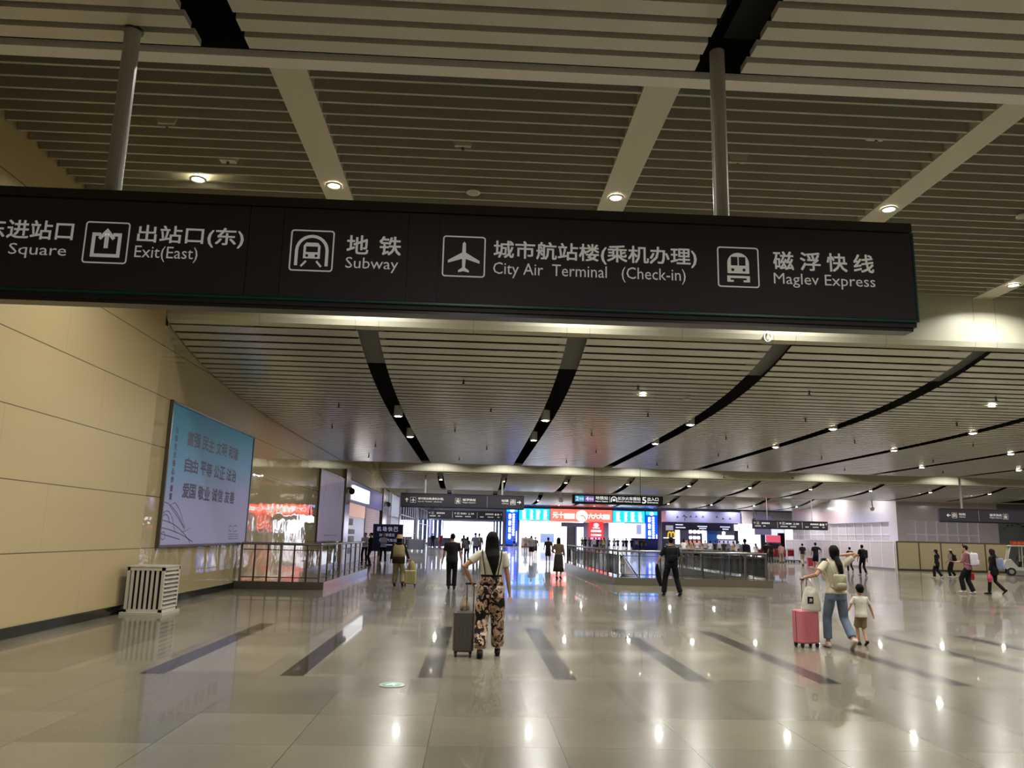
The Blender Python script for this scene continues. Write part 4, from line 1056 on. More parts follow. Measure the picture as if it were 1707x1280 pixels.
        if vox <= .02:
            fr = max(.0085, vox*.72)
            for q in range(4):
                L = (.062, .072, .068, .054)[q]; a0 = pe+w*(.030-.020*q); c1 = cl*.8; c2 = cl*2.0
                p1 = a0+(d*cos(c1)+nrm*sin(c1))*L*.5; p2 = p1+(d*cos(c2)+nrm*sin(c2))*L*.45
                b.tube([a0-d*.012, a0, p1, p2], [fr, fr, fr*.95, fr*.8], 8)
            a0 = wr+d*.030+w*.030; p1 = a0+(w*.7+d*.6+nrm*.4).normalized()*.036; b.tube([a0-w*.012, a0, p1, p1+(d*.8+nrm*.6).normalized()*.03], [fr*1.15, fr*1.15, fr, fr*.85], 8)
    b.solid('body', sk, t, vox if vox > .0125 else .0085)
    if face:
        e = MB()
        for s in (-1, 1): e.ell(HD((s*.030, .083, .103)), (.011*hs, .008*hs, .007*hs), 8, 6)
        e.build('eyes', mat('eye_dark', '#1a1210', .3), t, True)
        MB().ell(HD((0, .088, .028)), (.022*hs, .008*hs, .007*hs), 10, 6).build('mouth', mat('lip', '#8c4a44', .5), t, True)
    # ---- clothes
    m = MB(); torso(m, hem, 1.445, .012, .02)
    if sleeve > 0:
        for sh, el, wr in arm:
            if sleeve <= 1: pts = [sh, sh+(el-sh)*sleeve*.5, sh+(el-sh)*sleeve]; rr = [.062, .062, .060]
            else: k = min(sleeve-1, .93); pts = [sh, (sh+el)/2, el, el+(wr-el)*k]; rr = [.062, .056, .050, .042]
            m.tube([UP((0, -.01, 1.39)) + (sh-UP((0, -.01, 1.39)))*.6]+pts, [.058]+rr, 12, rnd=False)
    m.solid('shirt', mats.get('top') or fabric(top), t, vox)
    m = MB()
    if bottom in ('trousers', 'shorts'):
        torso(m, .80, 1.05 if hem > .95 else .98, .006)
        for hp, kn, an, pt in leg:
            if bottom == 'shorts': p = [hp, hp+(kn-hp)*.5, hp+(kn-hp)*(.98-blen)]; r = [.090, .092*wide, .094*wide]
            else: e = an+(kn-an)*blen; p = [hp, (hp+kn)/2, kn, (kn+e)/2, e]; r = [.090, .080*wide, .066*wide, .066*wide, .064*wide]
            m.tube(p, r, 14, rnd=False)
        m.solid(bottom, mats.get('bottom') or fabric(bcol), t, vox)
    elif bottom == 'skirt':
        rs = []; n = 24
        for z, rx, ry in ((1.04, .140, .105), (.95, .178, .132), (.80, .19, .15), (.5, .205*wide, .175*wide), (blen, .235*wide, .205*wide)):
            rs.append([Vector((rx*cos(2*pi*q/n)*(1+.03*cos(9*2*pi*q/n)*(z < .9)), ry*sin(2*pi*q/n)*(1+.03*cos(9*2*pi*q/n)*(z < .9)), z)) for q in range(n)])
        m.rings(rs); m.build('skirt', mats.get('bottom') or fabric(bcol), t, True)
    for hp, kn, an, pt in leg:
        d = Vector((0, cos(pt), -sin(pt))); u = Vector((0, sin(pt), cos(pt))); m = MB()
        m.tube([an-d*.055-u*.045, an+d*.06-u*.048, an+d*.175-u*.058], [(.041, .040), (.047, .038), (.040, .024)], 12)
        m.tube([an+u*.015, an-u*.03], [.044, .044], 12, rnd=False)
        o = m.solid('shoe', mats.get('shoe') or fabric(shoe, .5), t, min(vox, .013))
    # ---- hair and hats
    hm = mats.get('hair') or (HAIR if not haircol else fabric(haircol, .5)); m = MB()
    m.ell(HD((0, -.016, .118)), (.084*hs, .094*hs, .100*hs))
    if hair == 'short': m.tube([HD((0, -.062, .10)), HD((0, -.058, .035))], [(.060*hs, .034*hs), (.050*hs, .026*hs)], 12, rnd=False)
    elif hair == 'bob': m.tube([HD((0, -.03, .12)), HD((0, -.03, .02)), HD((0, -.025, -.05))], [(.090*hs, .078*hs), (.092*hs, .072*hs), (.085*hs, .060*hs)], 14)
    elif hair == 'long':
        m.tube([HD((0, -.028, .12)), HD((0, -.042, .04)), HD((0, -.070, -.05)), UP((.015, -.118, 1.36)), UP((.03, -.142, 1.24)), UP((.035, -.145, 1.12))], [(.092, .080), (.098, .066), (.105, .050), (.094, .034), (.062, .026), (.022, .014)], 16)
    elif hair == 'tail':
        m.tube([HD((0, -.028, .12)), HD((0, -.034, .03)), HD((0, -.045, -.01))], [(.088, .078), (.086, .064), (.06, .045)], 14)
        m.tube([HD((.01, -.07, .0)), UP((.03, -.13, 1.37)), UP((.045, -.145, 1.25)), UP((.04, -.13, 1.15))], [(.052, .036), (.056, .034), (.042, .028), (.014, .012)], 12)
    m.solid('hair', hm, t, min(vox, .014))
    if hat:
        hk, hc = hat; m = MB(); hmat = fabric(hc); n = 20
        R = lambda r, z, fy=1.1: [HD((r*cos(2*pi*q/n), -.006+r*fy*sin(2*pi*q/n), z)) for q in range(n)]
        if hk == 'bucket': m.rings([R(.165, .095), R(.098, .14), R(.094, .20), R(.082, .225), R(.04, .235)]); 
        elif hk == 'cap':
            m.rings([R(.096, .12), R(.096, .15), R(.085, .195), R(.05, .225), R(.015, .232)])
            m.tube([HD((0, .07, .125)), HD((0, .16, .115))], [(.07, .012), (.055, .010)], 12)
        elif hk == 'hood':
            m.tube([HD((0, -.03, .11)), HD((0, -.05, .0)), UP((0, -.08, 1.40))], [(.108, .112), (.10, .085), (.12, .07)], 14)
        m.build('hat' if hk != 'hood' else 'hood', hmat, t, True)
    top_z = max(HD((0, 0, .203)).z, HD((0, -.016, .218)).z); k = h/top_z
    t.scale = (k, k, k); t['k'] = k
    t['hl'] = tuple(arm[0][2]); t['hr'] = tuple(arm[1][2])
    return t
def world_pt(t, p):
    k = t['k']; c, s = cos(t.rotation_euler.z), sin(t.rotation_euler.z); p = Vector(p)*k
    return Vector((p.x*c-p.y*s, p.x*s+p.y*c, p.z))+t.location
def backpack(t, label, col, w=.30, h=.42, d=.17, z=1.02, y=-.12, straps=True, scol=None, sub=None):
    r = thing('backpack', label, 'backpack', t.location, t.rotation_euler.z); k = t['k']; r.scale = (k, k, k)
    m = MB(); m.rbox(-w/2, w/2, y-d, y, z, z+h, min(.07, w*.22), 4, 'y'); m.build('bag', fabric(col, .6), r, True)
    m = MB(); m.rbox(-w*.38, w*.38, y-d-.04, y-d+.01, z+.03, z+h*.48, .04, 3, 'y'); m.build('front_pocket', fabric(sub or col, .6), r, True)
    MB().tube([(-.03, y-.03, z+h-.005), (-.03, y-.03, z+h+.035), (.03, y-.03, z+h+.035), (.03, y-.03, z+h-.005)], [.008]*4, 6).build('grab_handle', fabric(scol or col), r, True)
    if straps:
        for s in (-1, 1):
            MB().tube([(s*w*.3, y+.0, z+h*.95), (s*.115, -.10, 1.405), (s*.115, .0, 1.475), (s*.12, .11, 1.38), (s*.135, .145, 1.22), (s*w*.5, .02, z+.08), (s*w*.42, y, z+.05)], [(.022, .009)]*7, 8).build('strap', fabric(scol or col), r, True)
    return r
def suitcase(label, x, y, w, d, h, col, handle, rz=0., rib=True, rough=.35, hx_=0., hy=None):
    r = thing('suitcase', label, 'suitcase', (x, y, 0), rz); cm = mat('case_'+col.strip('#'), col, rough)
    m = MB(); m.rbox(-w/2, w/2, -d/2, d/2, .06, h, min(.045, d*.25), 4, 'z'); m.build('shell', cm, r, False)
    if rib:
        m = MB()
        for k in range(5): x0 = -w*.36+w*.18*k; m.rbox(x0-.008, x0+.008, -d/2-.006, d/2+.006, .11, h-.05, .006, 2, 'z')
        m.build('ribs', cm, r)
    MB().box(-w/2-.002, w/2+.002, -.006, .006, .08, h-.02).build('zip', mat('zip_grey', '#3a3a3c', .5), r)
    m = MB(); m.tube([(-.045, -.0, h-.01), (-.04, 0, h+.03), (.04, 0, h+.03), (.045, 0, h-.01)], [.010]*4, 8); m.build('top_grip', mat('grip_dark', '#2a2a2c', .5), r, True)
    if handle:
        m = MB()
        hy = d*.3 if hy is None else hy
        for s in (-1, 1): m.tube([(hx_+s*.045, hy, h-.02), (hx_+s*.045, hy, handle)], [.008, .008], 8, rnd=False)
        m.build('telescopic_handle', STEEL, r); MB().tube([(hx_-.06, hy, handle), (hx_+.06, hy, handle)], [.015, .015], 8).build('handle_grip', MATS['grip_dark'], r, True)
    for sx in (-1, 1):
        for sy in (-1, 1): MB().cyl((sy*(d/2-.04), .028), .028, sx*(w/2-.04)-.012, sx*(w/2-.04)+.012, 14, 'x').box(sx*(w/2-.04)-.02, sx*(w/2-.04)+.02, sy*(d/2-.04)-.02, sy*(d/2-.04)+.02, .035, .07).build('wheel', RUBBER, r)
    return r

# --- woman with the grey suitcase
def floral():
    m = mat('floral_print', '#b9997c', .85); t = NT(m); g, x, y, z = t.pos(True)
    n1 = t.noise(t.scale(g, (1, 1, .85)), 9., 1.5, 1.8); n2 = t.noise(t.scale(g, (1, 1, 1)), 12., 2., 1.4)
    c = t.ramp(n1, [(0, '#c9ac92'), (.5, '#bfa083'), (.52, '#141110'), (1, '#141110')])
    c2 = t.ramp(n2, [(0, '#6b4f3e'), (.42, '#8a6c55'), (.47, '#c0a287'), (.58, '#cbb096'), (.64, '#e3d0bc'), (1, '#ead9c6')])
    k = t.m('GREATER_THAN', n1, .52); t.base(t.mix(k, c2, c)); return m
FLORAL = floral()
P1 = person('woman with long black hair in a white tee and floral trousers pulling a grey suitcase', (.27, 10.62, 0), 1.61, 0, .0115, female=True, feet=((-.045, -.10, .015, .35), (.03, .22, 0, 0)),
            hands=((-.285, .06, 1.02), (.275, .03, .80)), poles=((-1, -.5, 0), (1, -.6, 0)), top='#d6d1c2', sleeve=.62, hem=1.05, bottom='trousers', blen=.12, wide=1.42, hair='long', hold=(1, 1), mats={'bottom': FLORAL})
m = MB(); n = 24
rs = [[Vector((rx*cos(2*pi*q/n), ry*sin(2*pi*q/n), z)) for q in range(n)] for z, rx, ry in ((1.10, .142, .108), (1.045, .15, .112), (.985, .175, .128))]
m.rings(rs); m.build('waistband', FLORAL, P1, True)
m = MB().rings([[Vector((rx*cos(2*pi*q/n), ry*sin(2*pi*q/n), z)) for q in range(n)] for z, rx, ry in ((1.115, .146, .111), (1.09, .148, .113))]); m.build('waist_seam', fabric('#15120f'), P1, True)
for s in (-1, 1): MB().tube([(s*.085, -.125, 1.09), (s*.10, -.132, 1.2), (s*.125, -.128, 1.32), (s*.135, -.085, 1.415), (s*.135, -.01, 1.455), (s*.125, .11, 1.36), (s*.09, .13, 1.12)], [(.008, .005)]*7, 6).build('suspender_strap', fabric('#2a211d'), P1, True)
hp = world_pt(P1, P1['hl']); sx, sy = hp.x-.05, hp.y+.12
suitcase('dark grey hard-shell suitcase beside the woman in floral trousers', hp.x-.075, hp.y+.07, .27, .24, .57, '#55534f', hp.z-.035, hx_=.075, hy=-.06)
t = thing('handbag', 'small beige bag standing on top of the dark grey suitcase', 'bag', (hp.x-.07, hp.y+.11, .575))
m = MB(); m.tube([(0, 0, .0), (0, 0, .05), (0, .01, .11), (0, .01, .15)], [(.065, .045), (.07, .05), (.055, .035), (.03, .02)], 14); m.solid('pouch', fabric('#a3927a'), t, .007)
MB().tube([(-.03, .01, .13), (-.02, .01, .19), (.03, .01, .19), (.035, .01, .13)], [.006]*4, 6).build('strap', fabric('#8a7a63'), t, True)
hp = world_pt(P1, P1['hr'])
t = thing('drink_cup', 'pale round cup lid in the right hand of the woman in floral trousers', 'cup', (hp.x+.005, hp.y-.01, hp.z-.09))
MB().cyl((0, 0), .036, -.045, .03, 18, 'y', .03).build('cup', mat('cup_pink', '#cbb3a2', .5), t); MB().cyl((0, 0), .039, -.055, -.044, 18, 'y').build('lid', mat('lid_pale', '#d9c8ba', .4), t)

# --- mother, child and the pink suitcase
P2 = person('woman in cream tee and blue jeans with her right hand raised to her hair', (5.54, 12.05, 0), 1.53, 0, .0115, female=True, feet=((-.02, .16, 0, 0), (.10, -.16, .07, .75)),
            hands=((-.46, .14, 1.15), (.135, -.01, 1.545)), poles=((-.3, -1, -.4), (1, -.25, -.35)), top='#cdc6b0', sleeve=.66, hem=.90, bcol='#5a6c84', blen=.14, wide=1.12, shoe='#cbbfae', hair='tail', hold=(1, 0))
def denim():
    m = mat('denim', '#56697f', .85); t = NT(m); g, x, y, z = t.pos(True)
    t.base(t.mix(t.noise(t.scale(g, (1, 1, .5)), 6., 3.), hx('#43566f'), hx('#7f8fa2'))); return m
for c in P2.children:
    if c.name.startswith('trousers'): c.data.materials[0] = denim()
backpack(P2, 'small beige backpack on the woman in jeans', '#a39d83', .22, .27, .10, .96, -.125, True, '#b0aa90')
hp = world_pt(P2, P2['hl'])
suitcase('pink suitcase with a white tote hanging on it, left of the woman in jeans', hp.x-.02, hp.y+.02, .34, .24, .55, '#c4707a', hp.z-.03, .25, hy=0.)
t = thing('tote_bag', 'white canvas tote with a black square print hanging over the pink suitcase', 'bag', (hp.x+.05, hp.y-.05, .53))
m = MB(); m.tube([(-.0, 0, .02), (0, 0, .12), (.005, .01, .26), (.01, .03, .34)], [(.155, .05), (.15, .05), (.12, .04), (.09, .03)], 16); m.solid('bag', fabric('#cfcbbd'), t, .012)
for q in (0, .05): MB().tube([(-.08, .03, .32), (-.04, .06+q*.5, hp.z-.5-.01), (.0, .06+q*.5, hp.z-.5), (.07, .03, .32)], [(.016, .006)]*4, 6).build('strap', fabric('#cfcbbd'), t, True)
a = Art(); a.rect(-.045, 0, .045, .10); a.lay = 1; a.cur = 1; a.disc(.005, .055, .022); a.poly([(-.025, .02), (0, .03), (.02, .015), (.0, .06)])
a.place('print', [fabric('#141414'), fabric('#cfcbbd')], t, (-.03, -.054, .115))
P3 = person('small child in a white tee and khaki shorts beside the woman in jeans', (6.13, 12.50, 0), .94, 0, .016, feet=((.04, .10, 0, 0), (-.02, -.14, .05, .5)),
            hands=((-.42, .08, .90), (.40, .05, .90)), poles=((-.6, -1, 0), (.6, -1, 0)), top='#d9d5c6', sleeve=.72, hem=.82, bottom='shorts', bcol='#86775c', blen=.05, wide=1.05, shoe='#15140f', hair='short', headscale=1.52, bulk=1.08)

# --- man in black by the glass railing
P4 = person('stocky man in black with a backpack striding past the glass railing', (5.65, 22.55, 0), 1.63, 0, .016, bulk=1.16, feet=((-.13, .05, .0, .1), (.16, -.05, .02, .25)),
            hands=((-.44, .10, .84), (.22, .26, .98)), top='#16171d', sleeve=.95, hem=.84, bcol='#111217', blen=.02, wide=1.22, shoe='#0b0b0c', hold=(1, 0))
backpack(P4, 'black backpack on the stocky man in black', '#121319', .31, .42, .15, 1.0, -.125)
hp = world_pt(P4, P4['hl'])
t = thing('folded_jacket', 'black jacket hanging from the left hand of the stocky man in black', 'jacket', (hp.x, hp.y, hp.z-.08))
m = MB(); m.tube([(0, 0, .06), (.0, .0, -.05), (.04, .0, -.30), (.10, 0, -.52)], [(.03, .03), (.06, .04), (.075, .04), (.045, .03)], 12); m.solid('cloth', fabric('#0f0f13'), t, .014)
P5 = person('man in a dark polo and black trousers walking toward the left exit', (-.56, 23.45, 0), 1.59, 0, .016, bulk=1.08, feet=((.01, .02, 0, 0), (-.0, .06, 0, .1)), hands=((-.30, .03, .84), (.30, .05, .84)), top='#232125', sleeve=.8, hem=.82, bcol='#141319', blen=.02, wide=1.12)
P6 = person('person in a straw hat, dark top and khaki vest pulling a cream suitcase', (-2.18, 24.3, 0), 1.50, 0, .016, female=True, bulk=1.22, feet=((-.03, .10, 0, 0), (.08, -.08, .03, .3)), hands=((-.28, .08, .86), (.36, .06, .86)), top='#2b2119', sleeve=1.95, hem=.76, bcol='#8f8565', blen=.03, wide=1.3, hair='bob', hat=('bucket', '#b39c6c'), hold=(0, 1))
m = MB(); n = 20
m.rings([[Vector((rx*cos(2*pi*q/n), ry*sin(2*pi*q/n), z)) for q in range(n)] for z, rx, ry in ((.98, .215, .165), (1.1, .205, .158), (1.25, .215, .160), (1.36, .20, .14), (1.42, .15, .10))]); m.build('vest', fabric('#a3966a'), P6, True)
m = MB().ell((0, -.05, 1.42), (.13, .10, .07)); m.build('scarf', fabric('#16130f'), P6, True)
hp = world_pt(P6, P6['hr'])
suitcase('cream suitcase with a cream bag on top, right of the person in the straw hat', hp.x+.06, hp.y+.06, .36, .24, .47, '#b5a878', hp.z-.03, hx_=-.06, hy=-.06)
t = thing('travel_bag', 'cream soft bag standing on top of the cream suitcase', 'bag', (hp.x+.09, hp.y+.12, .475))
m = MB(); m.tube([(0, 0, .0), (0, 0, .08), (0, 0, .2), (0, .0, .26)], [(.13, .08), (.135, .08), (.09, .05), (.03, .02)], 14); m.solid('bag', fabric('#b3a478'), t, .012)

# --- staff by the shop (facing us / sideways)
FOLD = ((.10, .20, 1.12), (-.10, .23, 1.14))
person('white-shirted staff member with folded arms, left of the navy suit', (-5.55, 42.1, 0), 1.55, pi*.92, .018, feet=((-.04, 0, 0, 0), (.04, .03, 0, 0)), hands=FOLD, poles=((-1, -.2, -.6), (1, -.2, -.6)), top='#c9c6dc', sleeve=.9, hem=.88, bcol='#15161f', face=True)
person('man in a dark navy suit standing between the two white-shirted staff', (-4.86, 38.9, 0), 1.56, pi*.62, .018, feet=((-.03, .05, 0, 0), (.03, -.05, 0, 0)), hands=((-.2, .22, 1.1), (.22, .05, .84)), top='#12131d', sleeve=1.95, hem=.74, bcol='#10111a', bulk=1.04, face=True)
person('staff member in a light blue shirt with folded arms before the navy board', (-4.62, 42.3, 0), 1.56, pi*1.05, .018, feet=((-.05, 0, 0, 0), (.05, .0, 0, 0)), hands=FOLD, poles=((-1, -.2, -.6), (1, -.2, -.6)), top='#b7c2e6', sleeve=.85, hem=.90, bcol='#12141f', shoe='#b9b9bd', female=True, hair='bob', face=True)

# --- middle distance walkers
person('woman in a brown top and long dark skirt in the exit glare', (3.29, 30.3, 0), 1.54, -.35, .018, female=True, feet=((0, .06, 0, 0), (.02, -.08, .02, .2)), hands=((-.22, .22, 1.05), (.26, .05, .84)), top='#5b4a3c', sleeve=1.6, hem=.98, bottom='skirt', bcol='#26201d', blen=.30, hair='bob')
person('person in grey carrying bags, ahead of the woman in the long dark skirt', (4.42, 46.3, 0), 1.52, 0, .022, feet=((0, .12, 0, 0), (0, -.12, .03, .3)), top='#55534c', bcol='#4a473f', bottom='shorts', hands=((-.3, .1, .85), (.3, .1, .85)))
WALK = (((0, .14, 0, 0), (0, -.16, .05, .5)), ((0, -.16, .05, .5), (0, .14, 0, 0)), ((-.03, .0, 0, 0), (.03, .04, 0, 0)))
crowd = [
 # label, x, y, h, rz, top, bottom kind, bottom colour, hair, female, walk, sleeve
 ('woman in a pale blue blouse and dark trousers before the left exit', -.26, 46.4, 1.46, .4, '#b4bcdc', 'trousers', '#23263a', 'tail', 1, 2, .7),
 ('tall man in a pale blue shirt and jeans before the left exit', .22, 50.2, 1.70, -.3, '#a9b2dc', 'trousers', '#3d4b78', 'short', 0, 2, .7),
 ('man in dark clothes at the right of the group before the left exit', .50, 55.4, 1.68, .2, '#2e2b33', 'trousers', '#2d2b36', 'short', 0, 2, 1.7),
 ('person in dark grey half hidden at the left of the group before the left exit', -.62, 60.8, 1.55, 0, '#3a3a44', 'trousers', '#26262f', 'bob', 1, 2, .7),
 ('man in a grey tee and black shorts walking to the right exit', 4.22, 56.8, 1.60, 0, '#6f7177', 'shorts', '#1c1c24', 'short', 0, 0, .7),
 ('man in a grey top and dark shorts, walking beside the one in black shorts', 4.92, 62, 1.52, 0, '#7a7a80', 'shorts', '#3a3a4a', 'short', 0, 1, .7),
 ('person in olive clothes at the left of the group heading to the right exit', 5.57, 83, 1.52, 0, '#7a7a62', 'trousers', '#6d6a58', 'short', 0, 2, .7),
 ('person in dark shorts by the left blue column screen', 6.2, 117.2, 1.5, .3, '#5b5450', 'shorts', '#1c2030', 'short', 0, 2, .7),
 ('tiny figure far out in the glare, middle of the right exit', 8.2, 112, 1.5, 0, '#8d8d94', 'trousers', '#77777f', 'short', 0, 0, .7),
 ('person in red at the far left fence', -3.8, 97.0, 1.66, .5, '#9c2b3c', 'trousers', '#8a3040', 'short', 1, 2, .7),
 ('person in black at the far left fence', -4.5, 92.2, 1.64, 0, '#1b1b22', 'trousers', '#16161c', 'short', 0, 2, 1.8),
 ('person in a white top and black trousers, left of the woman in a black blouse', 21.73, 60.5, 1.42, .1, '#cfcdd8', 'trousers', '#14141c', 'tail', 1, 0, .7),
 ('woman in a black blouse with pale hair tie, right of the person in white top', 22.5, 59.4, 1.50, 0, '#15151c', 'trousers', '#1a1a22', 'tail', 1, 2, .8),
 ('person in a pink shirt and khaki trousers by the luggage trolleys', 23.6, 60.2, 1.46, -.5, '#b98a86', 'trousers', '#a08c7c', 'short', 0, 2, .9),
 ('person in black close behind the one in the pink shirt', 23.0, 61.8, 1.50, -.3, '#141418', 'trousers', '#141418', 'short', 0, 2, 1.8),
 ('man in a black top and khaki trousers, near the red trolleys', 22.56, 53.8, 1.50, 0, '#1d1c22', 'trousers', '#a89c8c', 'short', 0, 1, .8),
 ('man in navy tee and shorts with hand on hip, left of the woman in jeans', 20.55, 47.1, 1.58, 0, '#12162a', 'shorts', '#141830', 'short', 0, 0, .8)]
fig = {}
for lb, x, y, hh, rz, tc, bk, bc, hr, fm, wk, sl in crowd:
    hd = ((-.28, .05, .86), (.28, .05, .86)) if 'hand on hip' not in lb else ((-.28, .1, .9), (.19, -.04, 1.02))
    fig[lb] = person(lb, (x, y, 0), hh, rz, .024, feet=WALK[wk], top=tc, bottom=bk, bcol=bc, hair=hr, female=bool(fm), sleeve=sl, hem=.88, hands=hd, shoe='#8f8f92' if bk == 'shorts' else '#16161a', poles=((-.5, -1, 0), (1, -.6, 0)))
nv = fig['man in navy tee and shorts with hand on hip, left of the woman in jeans']
suitcase('black upright suitcase right of the man in navy tee and shorts', nv.location.x+.55, nv.location.y+.1, .42, .28, .66, '#141418', None)
suitcase('red suitcase between the khaki-trousered man and the man in navy', 22.0, 51.2, .5, .3, .62, '#a3303e', None)
BP = person('young man in a white shirt with a navy backpack by the railing', (12.95, 37.5, 0), 1.67, 0, .018, feet=WALK[2], hands=((-.25, .1, .9), (.25, .1, .9)), top='#c3c2d2', bcol='#8f94a8', blen=.03)
backpack(BP, 'navy backpack on the young man in the white shirt', '#191d3c', .34, .46, .16, .98, -.13)

# --- right side walkers
P = person('young man in a dusty pink shirt and black trousers carrying a red bag', (16.6, 26.2, 0), 1.60, .75, .016, lean=.05, feet=((0, .16, .03, .0), (.0, -.10, .0, .1)), hands=((-.16, .32, 1.10), (.27, .0, .80)), top='#8d5a64', sleeve=1.3, hem=.84, bcol='#0f0f12', wide=1.3, shoe='#b7b4b2', hold=(0, 1), face=True)
backpack(P, 'large white backpack on the young man in the dusty pink shirt', '#c9c6d2', .33, .46, .20, .98, -.13, True, '#c9c6d2')
hp = world_pt(P, P['hr']); t = thing('gift_bag', 'red bag in the hand of the young man in the dusty pink shirt', 'bag', (hp.x, hp.y, hp.z-.36))
m = MB(); m.rbox(-.11, .11, -.05, .05, 0, .22, .02, 3); m.build('bag', fabric('#b81f2c', .5), t); MB().tube([(-.06, 0, .21), (-.03, 0, .30), (.03, 0, .30), (.06, 0, .21)], [.006]*4, 6).build('handle', fabric('#b81f2c', .5), t, True)
P = person('person in a black hoodie and black trousers carrying a pink bag, before the white cart', (17.5, 26.2, 0), 1.50, .75, .016, lean=.06, feet=((0, .20, .0, 0), (.05, -.26, .08, .8)), hands=((-.24, .1, .86), (.24, .12, .82)), top='#121216', sleeve=1.95, hem=.72, bcol='#15151a', blen=.02, wide=1.0, shoe='#121214', hat=('hood', '#121216'), hold=(1, 0), female=True, hair='bob')
backpack(P, 'blue-grey backpack on the person in the black hoodie', '#7d86a8', .30, .46, .17, .90, -.15, True, '#2a2d3c')
hp = world_pt(P, P['hl']); t = thing('gift_bag', 'pink and white plastic bag carried by the person in the black hoodie', 'bag', (hp.x, hp.y+.02, hp.z-.33))
m = MB(); m.tube([(0, 0, .0), (0, 0, .09), (0, 0, .17), (0, 0, .25)], [(.06, .05), (.10, .08), (.08, .06), (.03, .02)], 12); m.solid('bag', fabric('#c94a66', .4), t, .012)
P = person('girl in black with a dark cap walking before the beige hoarding, front one of two', (22.55, 38.0, 0), 1.36, .7, .02, female=True, feet=((0, .15, 0, 0), (.03, -.2, .04, .5)), hands=((-.26, .02, .85), (.26, .1, .85)), top='#101014', sleeve=1.9, hem=.72, bcol='#101014', wide=1.25, shoe='#b9b6b2', hair='tail', hat=('cap', '#141418'))
P = person('girl in a white cap and black trousers following the girl in the dark cap', (23.95, 39.1, 0), 1.40, .7, .02, female=True, feet=((0, .08, 0, 0), (.02, -.14, .03, .4)), hands=((-.24, .18, .95), (.24, .1, .85)), top='#8d8478', sleeve=.9, hem=.95, bcol='#111116', wide=1.25, shoe='#c9c6c2', hair='tail', hat=('cap', '#cfcac6'))
backpack(P, 'black backpack on the girl in the white cap', '#15151a', .28, .38, .14, 1.0, -.12)
P = person('boy in black with a white collar walking by the white hoarding', (20.9, 43.5, 0), 1.38, .1, .02, feet=WALK[0], top='#1a1920', sleeve=.85, hem=.86, bcol='#1b1c24', hands=((-.27, .05, .84), (.28, .05, .84)), shoe='#b5b5b8')
MB().ell((0, -.03, 1.44), (.11, .09, .05)).build('collar', fabric('#cfcdd2'), P, True)
backpack(P, 'dark backpack on the boy with the white collar', '#17161d', .27, .36, .12, 1.0, -.12)
P = person('man in black tee with a big black backpack walking along the white hoarding', (19.72, 39.7, 0), 1.52, .1, .018, feet=WALK[0], top='#101014', sleeve=.8, hem=.86, bcol='#0f0f13', hands=((-.28, .05, .84), (.30, .02, .84)), shoe='#8f8f92')
backpack(P, 'big black backpack on the man walking along the white hoarding', '#16161b', .34, .46, .18, .96, -.125, True, None, '#1e1e24')

# --- crowds at the far end (each built once per look, then copied)
LOOKS = [('#a9a9b2', '#4a4b58', 'short', 0), ('#d8d4d6', '#3e3f4c', 'bob', 1), ('#2e2d35', '#2a2a34', 'short', 0), ('#c4ac70', '#6a6250', 'tail', 1), ('#7a7786', '#4a5682', 'short', 0), ('#b89c90', '#403e46', 'tail', 1)]  # clothes lightened a bit, putting the haze of the exits into the colour
NAMES = ['grey top', 'pale top', 'black top', 'mustard top', 'slate top', 'tan top']
look = {}
def crowd_person(k, x, y, h, rz, label, group):
    if k not in look:
        tc, bc, hr, fm = LOOKS[k]
        look[k] = person(label, (x, y, 0), h, rz, .028, feet=WALK[2 if k % 2 else 0], top=tc, bottom='trousers', bcol=bc, hair=hr, female=bool(fm), sleeve=.7, hem=.87, group=group); return look[k]
    src = look[k]; c = copy_tree(src, (x, y, 0), rz, label, group); f = h/1.5*1.0
    kk = src['k']*h/src.get('h0', 1.6); c.scale = (kk, kk, kk); c['k'] = kk; return c
EXITS = [(967, 3, 100), (972, 2, 102), (979, 4, 98), (987, 1, 88), (992, 2, 90), (998, 5, 97), (1003, 3, 86), (1011, 0, 99), (1020, 1, 92), (1026, 4, 101), (1035, 0, 97), (1040, 2, 93), (1049, 2, 95), (1057, 5, 103), (1063, 2, 91), (1069, 2, 87)]
for i, (u, k, Y) in enumerate(EXITS):
    o = crowd_person(k, (u-786)/1310*Y, Y, 1.6, random.uniform(-.5, .5), 'person in a %s in the crowd before the right exit, %s from the left' % (NAMES[k], ('first second third fourth fifth sixth seventh eighth ninth tenth eleventh twelfth thirteenth fourteenth fifteenth sixteenth'.split())[i]), 'crowd before the right exit')
    if i < 6 and 'h0' not in o: o['h0'] = 1.6
FOOD = [(1136, 1, 58), (1144, 5, 70), (1150, 3, 74), (1158, 1, 76), (1165, 5, 72), (1172, 0, 78), (1180, 1, 70), (1188, 2, 66), (1196, 0, 80), (1203, 2, 68), (1210, 4, 77), (1219, 3, 66), (1228, 0, 79)]
for i, (u, k, Y) in enumerate(FOOD):
    o = crowd_person(k, (u-786)/1310*Y, Y, 1.55 if i else 1.62, random.uniform(-.8, .8), 'person in a %s queueing at the food counters, %s from the left' % (NAMES[k], ('first second third fourth fifth sixth seventh eighth ninth tenth eleventh twelfth thirteenth'.split())[i]), 'queue at the food counters')

